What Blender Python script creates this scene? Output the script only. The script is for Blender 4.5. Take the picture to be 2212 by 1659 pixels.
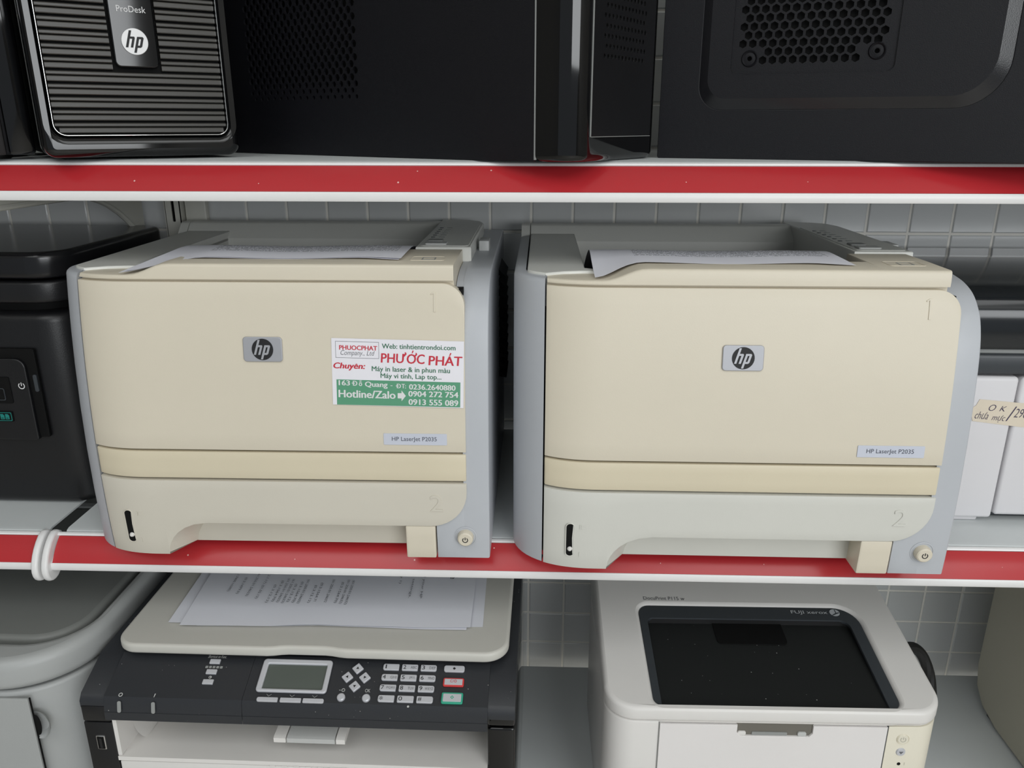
import bpy, bmesh, math, random
from mathutils import Vector, Matrix
from mathutils.geometry import tessellate_polygon

for o in list(bpy.data.objects):
    bpy.data.objects.remove(o)
scene = bpy.context.scene
COL = scene.collection
random.seed(7)
PI = math.pi

# ------------------------------------------------------------------ camera
def make_camera():
    cd = bpy.data.cameras.new('camera')
    cd.sensor_width = 36.0
    cd.lens = 36.0 * 1700.0 / 2212.0
    cd.clip_start = 0.02
    co = bpy.data.objects.new('camera', cd)
    COL.objects.link(co)
    pitch, yaw = 0.31790, -0.04323
    f = Vector((math.sin(yaw) * math.cos(pitch), math.cos(yaw) * math.cos(pitch), -math.sin(pitch)))
    co.location = (0, 0, 1.55)
    co.rotation_euler = f.to_track_quat('-Z', 'Y').to_euler()
    scene.camera = co
make_camera()

# ------------------------------------------------------------------ light
def make_world():
    w = bpy.data.worlds.new('overcast_sky')
    scene.world = w
    w.use_nodes = True
    bg = w.node_tree.nodes['Background']
    bg.inputs[0].default_value = (0.86, 0.93, 1.0, 1)
    bg.inputs[1].default_value = 0.35
make_world()

def area(name, loc, target, sx, sy, power, color=(1, 1, 1)):
    d = bpy.data.lights.new(name, 'AREA')
    d.shape = 'RECTANGLE'; d.size = sx; d.size_y = sy; d.energy = power; d.color = color
    o = bpy.data.objects.new(name, d)
    COL.objects.link(o)
    o.location = loc
    o.rotation_euler = (Vector(target) - Vector(loc)).to_track_quat('-Z', 'Y').to_euler()
    return o
# daylight entering through the open shop front behind the camera, and two ceiling panels
area('shopfront_daylight', (1.85, -3.0, 2.0), (0.2, 0.7, 1.55), 2.4, 1.2, 56, (0.95, 0.98, 1.0))
area('ceiling_panel_light', (-0.7, -1.05, 2.83), (-0.7, -1.05, 0.0), 1.3, 1.5, 13, (0.97, 0.99, 1.0))
area('ceiling_panel_light', (1.1, -1.05, 2.83), (1.1, -1.05, 0.0), 1.3, 1.5, 13, (0.97, 0.99, 1.0))

vs = scene.view_settings
vs.view_transform = 'Standard'
vs.look = 'None'
vs.gamma = 1.0
vs.use_curve_mapping = False
vs.exposure = 0.0

# ------------------------------------------------------------------ materials
def lin(c):
    c = c / 255.0
    return c / 12.92 if c <= 0.04045 else ((c + 0.055) / 1.055) ** 2.4
def rgb(r, g, b):
    return (lin(r), lin(g), lin(b), 1.0)
MATS = {}
def mat(name, col, rough=0.45, metal=0.0, spec=0.5, var=0.04, bump=0.0, bscale=900.0, speck=0.0, speckcol=(200, 200, 195), sscale=120.0, coat=0.0, scratch=0.0):
    if name in MATS:
        return MATS[name]
    m = bpy.data.materials.new(name)
    m.use_nodes = True
    nt = m.node_tree; N = nt.nodes; L = nt.links
    b = N['Principled BSDF']
    c = rgb(*col)
    b.inputs['Roughness'].default_value = rough
    b.inputs['Metallic'].default_value = metal
    b.inputs['Specular IOR Level'].default_value = spec
    b.inputs['Coat Weight'].default_value = coat
    b.inputs['Coat Roughness'].default_value = 0.06
    tc = N.new('ShaderNodeTexCoord')
    no = N.new('ShaderNodeTexNoise')
    no.inputs['Scale'].default_value = 9.0
    no.inputs['Detail'].default_value = 4.0
    L.new(tc.outputs['Object'], no.inputs['Vector'])
    mix = N.new('ShaderNodeMix'); mix.data_type = 'RGBA'
    mix.inputs['A'].default_value = tuple(min(1, v * (1 - var)) for v in c[:3]) + (1,)
    mix.inputs['B'].default_value = tuple(min(1, v * (1 + var)) for v in c[:3]) + (1,)
    L.new(no.outputs['Fac'], mix.inputs['Factor'])
    out = mix.outputs['Result']
    if speck > 0:                                    # settled dust flecks
        vo = N.new('ShaderNodeTexVoronoi'); vo.inputs['Scale'].default_value = sscale
        vo.inputs['Randomness'].default_value = 1.0
        L.new(tc.outputs['Object'], vo.inputs['Vector'])
        sep = N.new('ShaderNodeSeparateColor'); L.new(vo.outputs['Color'], sep.inputs[0])
        r1 = N.new('ShaderNodeMath'); r1.operation = 'MULTIPLY'; r1.inputs[1].default_value = 0.11
        L.new(sep.outputs[0], r1.inputs[0])
        lt = N.new('ShaderNodeMath'); lt.operation = 'LESS_THAN'
        L.new(vo.outputs['Distance'], lt.inputs[0]); L.new(r1.outputs[0], lt.inputs[1])
        g = N.new('ShaderNodeMath'); g.operation = 'GREATER_THAN'; g.inputs[1].default_value = 1.0 - speck
        L.new(sep.outputs[1], g.inputs[0])
        mm = N.new('ShaderNodeMath'); mm.operation = 'MULTIPLY'
        L.new(lt.outputs[0], mm.inputs[0]); L.new(g.outputs[0], mm.inputs[1])
        mx = N.new('ShaderNodeMix'); mx.data_type = 'RGBA'
        L.new(mm.outputs[0], mx.inputs['Factor']); L.new(out, mx.inputs['A'])
        mx.inputs['B'].default_value = rgb(*speckcol)
        out = mx.outputs['Result']
    L.new(out, b.inputs['Base Color'])
    if bump > 0:
        n2 = N.new('ShaderNodeTexNoise'); n2.inputs['Scale'].default_value = bscale
        n2.inputs['Detail'].default_value = 2.0
        L.new(tc.outputs['Object'], n2.inputs['Vector'])
        bp = N.new('ShaderNodeBump'); bp.inputs['Strength'].default_value = bump
        bp.inputs['Distance'].default_value = 0.0004
        L.new(n2.outputs['Fac'], bp.inputs['Height'])
        L.new(bp.outputs['Normal'], b.inputs['Normal'])
    MATS[name] = m
    return m

M_beige = mat('ivory_plastic', (222, 213, 194), 0.42, bump=0.10)
M_beige2 = mat('yellowed_ivory_plastic', (221, 210, 184), 0.42, bump=0.10)
M_drawerL = mat('warm_grey_ivory_plastic', (214, 208, 194), 0.42, bump=0.10)
M_drawerR = mat('pale_grey_ivory_plastic', (215, 214, 206), 0.42, bump=0.10)
M_hpgrey = mat('blue_grey_plastic', (188, 191, 196), 0.40, bump=0.10)
M_topgrey = mat('warm_grey_plastic', (224, 224, 218), 0.34, bump=0.10)
M_dark = mat('black_gap_plastic', (12, 12, 12), 0.7, spec=0.2)
M_blackmatte = mat('matte_black_plastic', (22, 22, 23), 0.5, bump=0.15)
M_blackpaint = mat('textured_black_paint', (21, 21, 25), 0.48, bump=0.35, bscale=1600, spec=0.3)
M_gloss = mat('gloss_black_plastic', (7, 7, 8), 0.06, spec=0.55, var=0.02)
M_charcoal = mat('charcoal_plastic', (44, 46, 50), 0.42, bump=0.2, speck=0.35, speckcol=(165, 165, 160), sscale=210)
M_mfpblack = mat('satin_black_plastic', (20, 20, 22), 0.36, bump=0.2)
M_white = mat('white_plastic', (232, 229, 225), 0.36, bump=0.08)
M_cream = mat('cream_white_plastic', (234, 228, 210), 0.36, bump=0.08)
M_lidwhite = mat('offwhite_lid_plastic', (206, 204, 196), 0.42, bump=0.12, speck=0.05, speckcol=(120, 118, 110), sscale=60)
M_slate = mat('slate_plastic', (58, 62, 66), 0.35, bump=0.1)
M_tray = mat('dusty_black_tray_plastic', (24, 26, 26), 0.5, bump=0.2, speck=0.30, speckcol=(190, 190, 185), sscale=170)
M_midgrey = mat('mid_grey_plastic', (150, 152, 150), 0.45, bump=0.12)
M_lightgrey = mat('light_grey_plastic', (196, 197, 195), 0.42, bump=0.12)
M_silver = mat('silver_key_plastic', (200, 201, 206), 0.32, metal=0.15)
M_metal = mat('brushed_metal', (186, 187, 192), 0.55, metal=0.6, var=0.1)
M_chrome = mat('chrome', (215, 215, 215), 0.08, metal=1.0)
M_lcd = mat('grey_green_lcd', (88, 95, 90), 0.15)
M_ink = mat('black_ink', (28, 28, 30), 0.6)
M_greyink = mat('grey_ink', (105, 106, 110), 0.6)
M_whiteink = mat('white_ink', (228, 228, 228), 0.6)
M_redink = mat('red_ink', (205, 48, 66), 0.6)
M_greenink = mat('green_ink', (58, 138, 96), 0.6)
M_dkgreenink = mat('dark_green_ink', (66, 118, 92), 0.6)
M_red = mat('red_pvc', (188, 46, 52), 0.24, spec=0.5, var=0.05, speck=0.30, speckcol=(235, 195, 190), sscale=130)
M_stripwhite = mat('white_pvc', (238, 237, 236), 0.35)
M_shelf = mat('powder_coated_steel', (206, 210, 210), 0.40, bump=0.12)
M_post = mat('cream_powder_coated_steel', (214, 213, 204), 0.42, bump=0.12)
M_paperlabel = mat('white_label_paper', (240, 238, 244), 0.6)
M_tile = mat('glazed_grey_tile', (214, 216, 216), 0.16, spec=0.6, var=0.05)
M_grout = mat('pale_grout', (250, 247, 239), 0.85, bump=0.5, bscale=300)
M_redring = mat('red_key_plastic', (214, 62, 62), 0.35)
M_greenring = mat('green_key_plastic', (52, 168, 138), 0.35)
M_teal = mat('teal_print', (24, 128, 120), 0.4)
M_rubber = mat('black_rubber', (18, 18, 18), 0.55)
M_tape = mat('masking_tape', (226, 214, 194), 0.7, bump=0.3, bscale=400)
M_pen = mat('pen_ink', (60, 52, 84), 0.6)
M_plaster = mat('painted_plaster', (242, 242, 238), 0.8, bump=0.2, bscale=60)
M_sidewall = mat('grey_painted_wall', (150, 148, 144), 0.8, bump=0.2, bscale=60)
M_floor = mat('floor_tile', (204, 200, 192), 0.35)
M_slat = mat('graphite_plastic', (66, 64, 60), 0.36, bump=0.04, bscale=2500)
M_white2 = mat('warm_white_plastic', (236, 232, 230), 0.38, bump=0.08)
M_silverink = mat('pale_silver_ink', (190, 193, 196), 0.5)
M_slotgrey = mat('dim_grey_plastic', (112, 108, 100), 0.5)
M_creamgrey = mat('cream_grey_ink', (190, 186, 172), 0.6)
M_oldcream = mat('aged_cream_plastic', (176, 172, 156), 0.5, bump=0.15)
M_lightgrey2 = mat('cool_grey_plastic', (172, 174, 173), 0.42, bump=0.15)
M_midgrey2 = mat('neutral_grey_plastic', (128, 130, 127), 0.42, bump=0.15)
M_whitedisc = mat('white_badge_enamel', (236, 236, 236), 0.25)
M_blacksatin = mat('satin_black_paint', (30, 30, 33), 0.22, bump=0.2, bscale=1600)
M_mfpgloss = mat('semi_gloss_black_plastic', (20, 20, 22), 0.20, bump=0.05)
M_mfpgloss2 = mat('glossy_charcoal_plastic', (30, 33, 36), 0.12)
M_whitemfp = mat('cool_white_plastic', (224, 222, 224), 0.4, bump=0.08)

def paper_mat(name, axis_scale, u0, u1, v0, v1, ink, base=(236, 236, 244), lines=260.0):
    """white paper; inside the rectangle u0..u1, v0..v1 (object x, y) a block of tiny unreadable grey print"""
    m = bpy.data.materials.new(name); m.use_nodes = True
    nt = m.node_tree; N = nt.nodes; L = nt.links; b = N['Principled BSDF']
    b.inputs['Roughness'].default_value = 0.7
    b.inputs['Specular IOR Level'].default_value = 0.2
    tc = N.new('ShaderNodeTexCoord'); sp = N.new('ShaderNodeSeparateXYZ'); L.new(tc.outputs['Object'], sp.inputs[0])
    def m2(op, a, bb):
        n = N.new('ShaderNodeMath'); n.operation = op
        for i, v in enumerate((a, bb)):
            if isinstance(v, (int, float)): n.inputs[i].default_value = v
            else: L.new(v, n.inputs[i])
        return n.outputs[0]
    X, Y = sp.outputs[0], sp.outputs[1]
    msk = m2('MULTIPLY', m2('MULTIPLY', m2('GREATER_THAN', X, u0), m2('LESS_THAN', X, u1)), m2('MULTIPLY', m2('GREATER_THAN', Y, v0), m2('LESS_THAN', Y, v1)))
    row = m2('FRACT', m2('MULTIPLY', Y, lines), 0.0)
    rowm = m2('LESS_THAN', row, 0.55)
    mp = N.new('ShaderNodeMapping'); mp.inputs['Scale'].default_value = (900, lines, 1); L.new(tc.outputs['Object'], mp.inputs[0])
    no = N.new('ShaderNodeTexNoise'); no.inputs['Scale'].default_value = 1.0; no.inputs['Detail'].default_value = 1.0; L.new(mp.outputs[0], no.inputs['Vector'])
    ltr = m2('GREATER_THAN', no.outputs['Fac'], 0.47)
    fac = m2('MULTIPLY', m2('MULTIPLY', m2('MULTIPLY', msk, rowm), ltr), 0.75)
    mx = N.new('ShaderNodeMix'); mx.data_type = 'RGBA'
    mx.inputs['A'].default_value = rgb(*base); mx.inputs['B'].default_value = rgb(*ink)
    L.new(fac, mx.inputs['Factor']); L.new(mx.outputs['Result'], b.inputs['Base Color'])
    return m

# ------------------------------------------------------------------ mesh helpers
OFF = Vector((0, 0, 0))
def finish(me, angle=35):
    for p in me.polygons: p.use_smooth = True
    try: me.set_sharp_from_angle(angle=math.radians(angle))
    except Exception: pass
def add_mesh(name, me, m, parent=None, angle=35, smooth=True):
    if OFF.length > 0: me.transform(Matrix.Translation(-OFF))
    if smooth: finish(me, angle)
    if m is not None:
        me.materials.clear(); me.materials.append(m)
    me.name = name
    o = bpy.data.objects.new(name, me)
    COL.objects.link(o)
    if parent is not None: o.parent = parent
    return o
def from_bm(name, bm, m, parent=None, angle=35):
    bmesh.ops.recalc_face_normals(bm, faces=bm.faces)
    me = bpy.data.meshes.new(name); bm.to_mesh(me); bm.free()
    return add_mesh(name, me, m, parent, angle)
def tag(o, label, cat, group=None, kind=None):
    if label: o['label'] = label
    if cat: o['category'] = cat
    if group: o['group'] = group
    if kind: o['kind'] = kind
    return o
def thing(name, label, cat, loc=(0, 0, 0), rz=0.0, group=None):
    o = bpy.data.objects.new(name, None)
    o.empty_display_size = 0.02
    COL.objects.link(o)
    o.location = loc; o.rotation_euler = (0, 0, rz)
    return tag(o, label, cat, group)
def bm_box(bm, x0, x1, y0, y1, z0, z1):
    v = [bm.verts.new(p) for p in ((x0, y0, z0), (x1, y0, z0), (x1, y1, z0), (x0, y1, z0), (x0, y0, z1), (x1, y0, z1), (x1, y1, z1), (x0, y1, z1))]
    for f in ((0, 3, 2, 1), (4, 5, 6, 7), (0, 1, 5, 4), (1, 2, 6, 5), (2, 3, 7, 6), (3, 0, 4, 7)):
        bm.faces.new([v[i] for i in f])
def box(name, x0, x1, y0, y1, z0, z1, m, parent=None, bev=0.0, seg=2, M=None):
    bm = bmesh.new(); bm_box(bm, x0, x1, y0, y1, z0, z1)
    if bev > 0: bmesh.ops.bevel(bm, geom=list(bm.edges), offset=bev, segments=seg, affect='EDGES', profile=0.5)
    if M is not None: bmesh.ops.transform(bm, matrix=M, verts=bm.verts)
    return from_bm(name, bm, m, parent)
def FRONT(y):    # u->x, v->z, w->towards viewer
    return Matrix(((1, 0, 0, 0), (0, 0, -1, y), (0, 1, 0, 0), (0, 0, 0, 1)))
def TOP(z):
    return Matrix.Translation((0, 0, z))
def frame(o, u, v):
    u = Vector(u).normalized(); v = Vector(v).normalized(); w = u.cross(v).normalized()
    return Matrix(((u.x, v.x, w.x, o[0]), (u.y, v.y, w.y, o[1]), (u.z, v.z, w.z, o[2]), (0, 0, 0, 1)))
def rrect(x0, y0, x1, y1, r, n=6):
    if isinstance(r, (int, float)): r = [r] * 4          # bl, br, tr, tl
    pts = []
    for (cx, cy, a0, rr) in ((x0 + r[0], y0 + r[0], PI, r[0]), (x1 - r[1], y0 + r[1], 1.5 * PI, r[1]), (x1 - r[2], y1 - r[2], 0, r[2]), (x0 + r[3], y1 - r[3], 0.5 * PI, r[3])):
        if rr <= 1e-7: pts.append((cx, cy)); continue
        for i in range(n + 1):
            a = a0 + 0.5 * PI * i / n
            pts.append((cx + rr * math.cos(a), cy + rr * math.sin(a)))
    return pts
def circ(cx, cy, r, n=24, ry=None, a0=0.0):
    ry = ry or r
    return [(cx + r * math.cos(a0 + 2 * PI * i / n), cy + ry * math.sin(a0 + 2 * PI * i / n)) for i in range(n)]
def curve_mesh(loops, depth, bev, res=1):
    cu = bpy.data.curves.new('tmp', 'CURVE'); cu.dimensions = '2D'; cu.fill_mode = 'BOTH'
    bev = min(bev, depth * 0.49)
    cu.extrude = max(depth / 2 - bev, 0.0); cu.bevel_depth = bev; cu.bevel_resolution = res; cu.offset = -bev
    for lp in loops:
        s = cu.splines.new('POLY'); s.points.add(len(lp) - 1)
        for p, q in zip(s.points, lp): p.co = (q[0], q[1], 0, 1)
        s.use_cyclic_u = True
    ob = bpy.data.objects.new('tmp', cu)
    me = bpy.data.meshes.new_from_object(ob)
    bpy.data.objects.remove(ob); bpy.data.curves.remove(cu)
    me.transform(Matrix.Translation((0, 0, depth / 2)))
    return me
def plate(name, loops, depth, M, m, parent=None, bev=0.0, res=1, angle=35):
    if loops and not isinstance(loops[0][0], (tuple, list)): loops = [loops]
    me = curve_mesh(loops, depth, bev, res)
    me.transform(M)
    return add_mesh(name, me, m, parent, angle)
def quickplate(name, pts, depth, M, m, parent=None):
    """flat-sided extrusion of one outline"""
    bm = bmesh.new()
    a = [bm.verts.new((p[0], p[1], 0)) for p in pts]; b = [bm.verts.new((p[0], p[1], depth)) for p in pts]
    bm.faces.new(b); bm.faces.new(a[::-1])
    n = len(pts)
    for i in range(n): bm.faces.new((a[i], a[(i + 1) % n], b[(i + 1) % n], b[i]))
    bmesh.ops.transform(bm, matrix=M, verts=bm.verts)
    return from_bm(name, bm, m, parent)
def text_mesh(s, bold=0.0, shear=0.0, space=1.0, extrude=0.0):
    cu = bpy.data.curves.new('txt', 'FONT'); cu.body = s; cu.size = 1.0; cu.offset = min(bold, 0.0); cu.shear = shear
    cu.space_character = space; cu.extrude = extrude; cu.resolution_u = 3
    cu.fill_mode = 'FRONT' if extrude == 0 else 'BOTH'
    ob = bpy.data.objects.new('txt', cu)
    me = bpy.data.meshes.new_from_object(ob)
    bpy.data.objects.remove(ob); bpy.data.curves.remove(cu)
    return me
def text_fit(name, s, u0, u1, v0, v1, M, m, parent, lift=0.0003, bold=0.0, shear=0.0, depth=0.0, space=1.0):
    """text scaled to fill the box u0..u1, v0..v1 on frame M"""
    me = text_mesh(s, bold, shear, space, 0.02 if depth > 0 else 0.0)
    if bold > 0:                                      # heavier strokes: slightly shifted copies
        bm = bmesh.new(); bm.from_mesh(me)
        for kk, (dx, dy) in enumerate(((bold, 0), (2 * bold, 0), (bold, bold * 0.6))):
            m2 = me.copy(); m2.transform(Matrix.Translation((dx, dy, 0.00002 * (kk + 1)))); bm.from_mesh(m2); bpy.data.meshes.remove(m2)
        bm.to_mesh(me); bm.free()
    xs = [v.co.x for v in me.vertices]; ys = [v.co.y for v in me.vertices]; zs = [v.co.z for v in me.vertices]
    a, b, c, d = min(xs), max(xs), min(ys), max(ys)
    zz = max(max(zs) - min(zs), 1e-6)
    S = Matrix.Diagonal(((u1 - u0) / (b - a), (v1 - v0) / (d - c), (depth / zz) if depth > 0 else 1.0, 1))
    T = Matrix.Translation((u0, v0, lift)) @ S @ Matrix.Translation((-a, -c, -min(zs)))
    me.transform(M @ T)
    return add_mesh(name, me, m, parent, smooth=False)
def tube_mesh(pts, r, n=10, cyc=False):
    bm = bmesh.new(); rings = []
    P = [Vector(p) for p in pts]; k = len(P)
    up = Vector((0, 0, 1))
    for i in range(k):
        t = (P[(i + 1) % k] - P[i - 1]) if (cyc or 0 < i < k - 1) else (P[1] - P[0] if i == 0 else P[-1] - P[-2])
        t.normalize()
        s = t.cross(up)
        if s.length < 1e-4: s = t.cross(Vector((1, 0, 0)))
        s.normalize(); q = s.cross(t)
        rr = r[i] if isinstance(r, (list, tuple)) else r
        rings.append([bm.verts.new(P[i] + s * rr * math.cos(2 * PI * j / n) + q * rr * math.sin(2 * PI * j / n)) for j in range(n)])
    for i in range(k if cyc else k - 1):
        A, B = rings[i], rings[(i + 1) % k]
        for j in range(n): bm.faces.new((A[j], A[(j + 1) % n], B[(j + 1) % n], B[j]))
    if not cyc:
        bm.faces.new(rings[0][::-1]); bm.faces.new(rings[-1])
    return bm
def lathe(name, prof, M, m, parent=None, n=28):
    """profile of (radius, height) spun about the frame's w axis"""
    bm = bmesh.new(); rings = []
    for r, h in prof:
        if r < 1e-7: rings.append([bm.verts.new((0, 0, h))])
        else: rings.append([bm.verts.new((r * math.cos(2 * PI * j / n), r * math.sin(2 * PI * j / n), h)) for j in range(n)])
    for A, B in zip(rings[:-1], rings[1:]):
        for j in range(n):
            a = [A[j % len(A)], A[(j + 1) % len(A)]] if len(A) > 1 else [A[0]]
            b = [B[(j + 1) % len(B)], B[j % len(B)]] if len(B) > 1 else [B[0]]
            if len(a) + len(b) > 2: bm.faces.new(a + b)
    bmesh.ops.transform(bm, matrix=M, verts=bm.verts)
    return from_bm(name, bm, m, parent, 30)
def shell_bm(grid, thick_dir=None):
    """grid of points -> open quad sheet; with thick_dir a closed slab"""
    bm = bmesh.new()
    A = [[bm.verts.new(p) for p in row] for row in grid]
    R, Cn = len(A), len(A[0])
    for i in range(R - 1):
        for j in range(Cn - 1): bm.faces.new((A[i][j], A[i][j + 1], A[i + 1][j + 1], A[i + 1][j]))
    if thick_dir is not None:
        fn = thick_dir if callable(thick_dir) else (lambda p: Vector(thick_dir))
        B = [[bm.verts.new(Vector(p) + fn(p)) for p in row] for row in grid]
        for i in range(R - 1):
            for j in range(Cn - 1): bm.faces.new((B[i][j], B[i + 1][j], B[i + 1][j + 1], B[i][j + 1]))
        for i in range(R - 1):
            bm.faces.new((A[i][0], A[i + 1][0], B[i + 1][0], B[i][0])); bm.faces.new((A[i][-1], B[i][-1], B[i + 1][-1], A[i + 1][-1]))
        for j in range(Cn - 1):
            bm.faces.new((A[0][j], B[0][j], B[0][j + 1], A[0][j + 1])); bm.faces.new((A[-1][j], A[-1][j + 1], B[-1][j + 1], B[-1][j]))
    return bm
def round_edges(bm, w, seg=2, ang=50):
    bmesh.ops.recalc_face_normals(bm, faces=bm.faces)
    es = [e for e in bm.edges if len(e.link_faces) == 2 and e.calc_face_angle(0) > math.radians(ang)]
    bmesh.ops.bevel(bm, geom=es, offset=w, segments=seg, affect='EDGES', profile=0.5, clamp_overlap=True)
    return bm
def smooth(t):
    t = max(0.0, min(1.0, t)); return t * t * (3 - 2 * t)
def power_icon(name, r, w, M, m, parent, lift=0.0003):
    bm = bmesh.new()
    n = 20; a0 = math.radians(125); a1 = math.radians(415)
    I = []; O = []
    for i in range(n + 1):
        a = a0 + (a1 - a0) * i / n
        I.append(bm.verts.new(((r - w) * math.cos(a), (r - w) * math.sin(a), lift))); O.append(bm.verts.new((r * math.cos(a), r * math.sin(a), lift)))
    for i in range(n): bm.faces.new((I[i], O[i], O[i + 1], I[i + 1]))
    bm.faces.new([bm.verts.new(p) for p in ((-w / 2, 0.0, lift), (w / 2, 0.0, lift), (w / 2, r * 1.05, lift), (-w / 2, r * 1.05, lift))])
    bmesh.ops.transform(bm, matrix=M, verts=bm.verts)
    return from_bm(name, bm, m, parent)
def hp_letters(R, M, m, parent, lift, depth=0.0004, k=0.30):
    h = [(-.66, -.5), (-.46, -.5), (-.46, .22), (-.26, .22), (-.26, -.5), (-.06, -.5), (-.06, .30), (-.14, .40), (-.46, .40), (-.46, .90), (-.66, .90)]
    p = [(.10, .40), (.56, .40), (.66, .30), (.66, -.40), (.56, -.5), (.30, -.5), (.30, -.92), (.10, -.92)]
    ph = [(.30, .22), (.30, -.32), (.46, -.32), (.46, .22)]
    sh = lambda q: [((x + k * y) * R, y * R) for x, y in q]
    T = M @ Matrix.Translation((0, 0, lift))
    plate('letter_h', sh(h), depth, T, m, parent)
    plate('letter_p', [sh(p), sh(ph)], depth, T, m, parent)

# ------------------------------------------------------------------ room
TS = 0.0515; TV = TS * 0.9812
YW = 0.9995
TX0 = -8.3696 * TS
TZ0 = 1.55 - 2.4714 * TS
def structure(o): o['kind'] = 'structure'; return o
structure(box('floor', -3.2, 3.2, -3.3, 1.1, -0.1, 0.0, M_floor))
structure(box('ceiling', -3.2, 3.2, -3.3, 1.1, 2.9, 3.0, M_plaster))
structure(box('wall_left', -3.2, -3.1, -3.3, 1.1, 0.0, 2.9, M_sidewall))
structure(box('wall_right', 3.1, 3.2, -3.3, 1.1, 0.0, 2.9, M_sidewall))
wall = structure(box('wall_back', -3.1, 3.1, YW, 1.1, 0.0, 2.9, M_grout))
def tile_bm(bm, cx, cz, w, h):
    y0, y1, y2 = YW - 0.0014, YW - 0.0006, YW + 0.001
    a, b = w / 2, h / 2; c = 0.0012
    F = [bm.verts.new((cx + sx * (a - c), y0, cz + sz * (b - c))) for sx, sz in ((-1, -1), (1, -1), (1, 1), (-1, 1))]
    G = [bm.verts.new((cx + sx * a, y1, cz + sz * b)) for sx, sz in ((-1, -1), (1, -1), (1, 1), (-1, 1))]
    H = [bm.verts.new((cx + sx * a, y2, cz + sz * b)) for sx, sz in ((-1, -1), (1, -1), (1, 1), (-1, 1))]
    bm.faces.new(F)
    for i in range(4):
        j = (i + 1) % 4
        bm.faces.new((G[i], G[j], F[j], F[i])); bm.faces.new((H[i], H[j], G[j], G[i]))
seen = set()
for i in range(-7, 23): seen.add((i, -1))
for i in list(range(15, 23)) + [7, -2, -1]: seen.add((i, 0))
for i in range(18, 23): seen.add((i, 1))
for r in range(0, 6): seen.add((7, r))
for r in range(-6, -1): seen.add((10, r)); seen.add((11, r))
for r in range(9, 13):
    for i in (7, 8, 9): seen.add((i, r))
    for i in range(17, 23): seen.add((i, r))
bm = bmesh.new(); tile_bm(bm, 0, 0, TS - 0.003, TV - 0.003)
bmesh.ops.recalc_face_normals(bm, faces=bm.faces)
tme = bpy.data.meshes.new('tile'); bm.to_mesh(tme); bm.free(); tme.materials.append(M_tile)
rest = bmesh.new()
for i in range(-24, 40):
    for r in range(-14, 22):
        cx = TX0 + (i + 0.5) * TS; cz = TZ0 - (r + 0.5) * TV
        if (i, r) in seen:
            o = bpy.data.objects.new('tile', tme); COL.objects.link(o); o.location = (cx, 0, cz); o.parent = wall
        else:
            tile_bm(rest, cx, cz, TS - 0.003, TV - 0.003)
o = from_bm('tile_field', rest, M_tile, wall, 10); o['kind'] = 'stuff'

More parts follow.
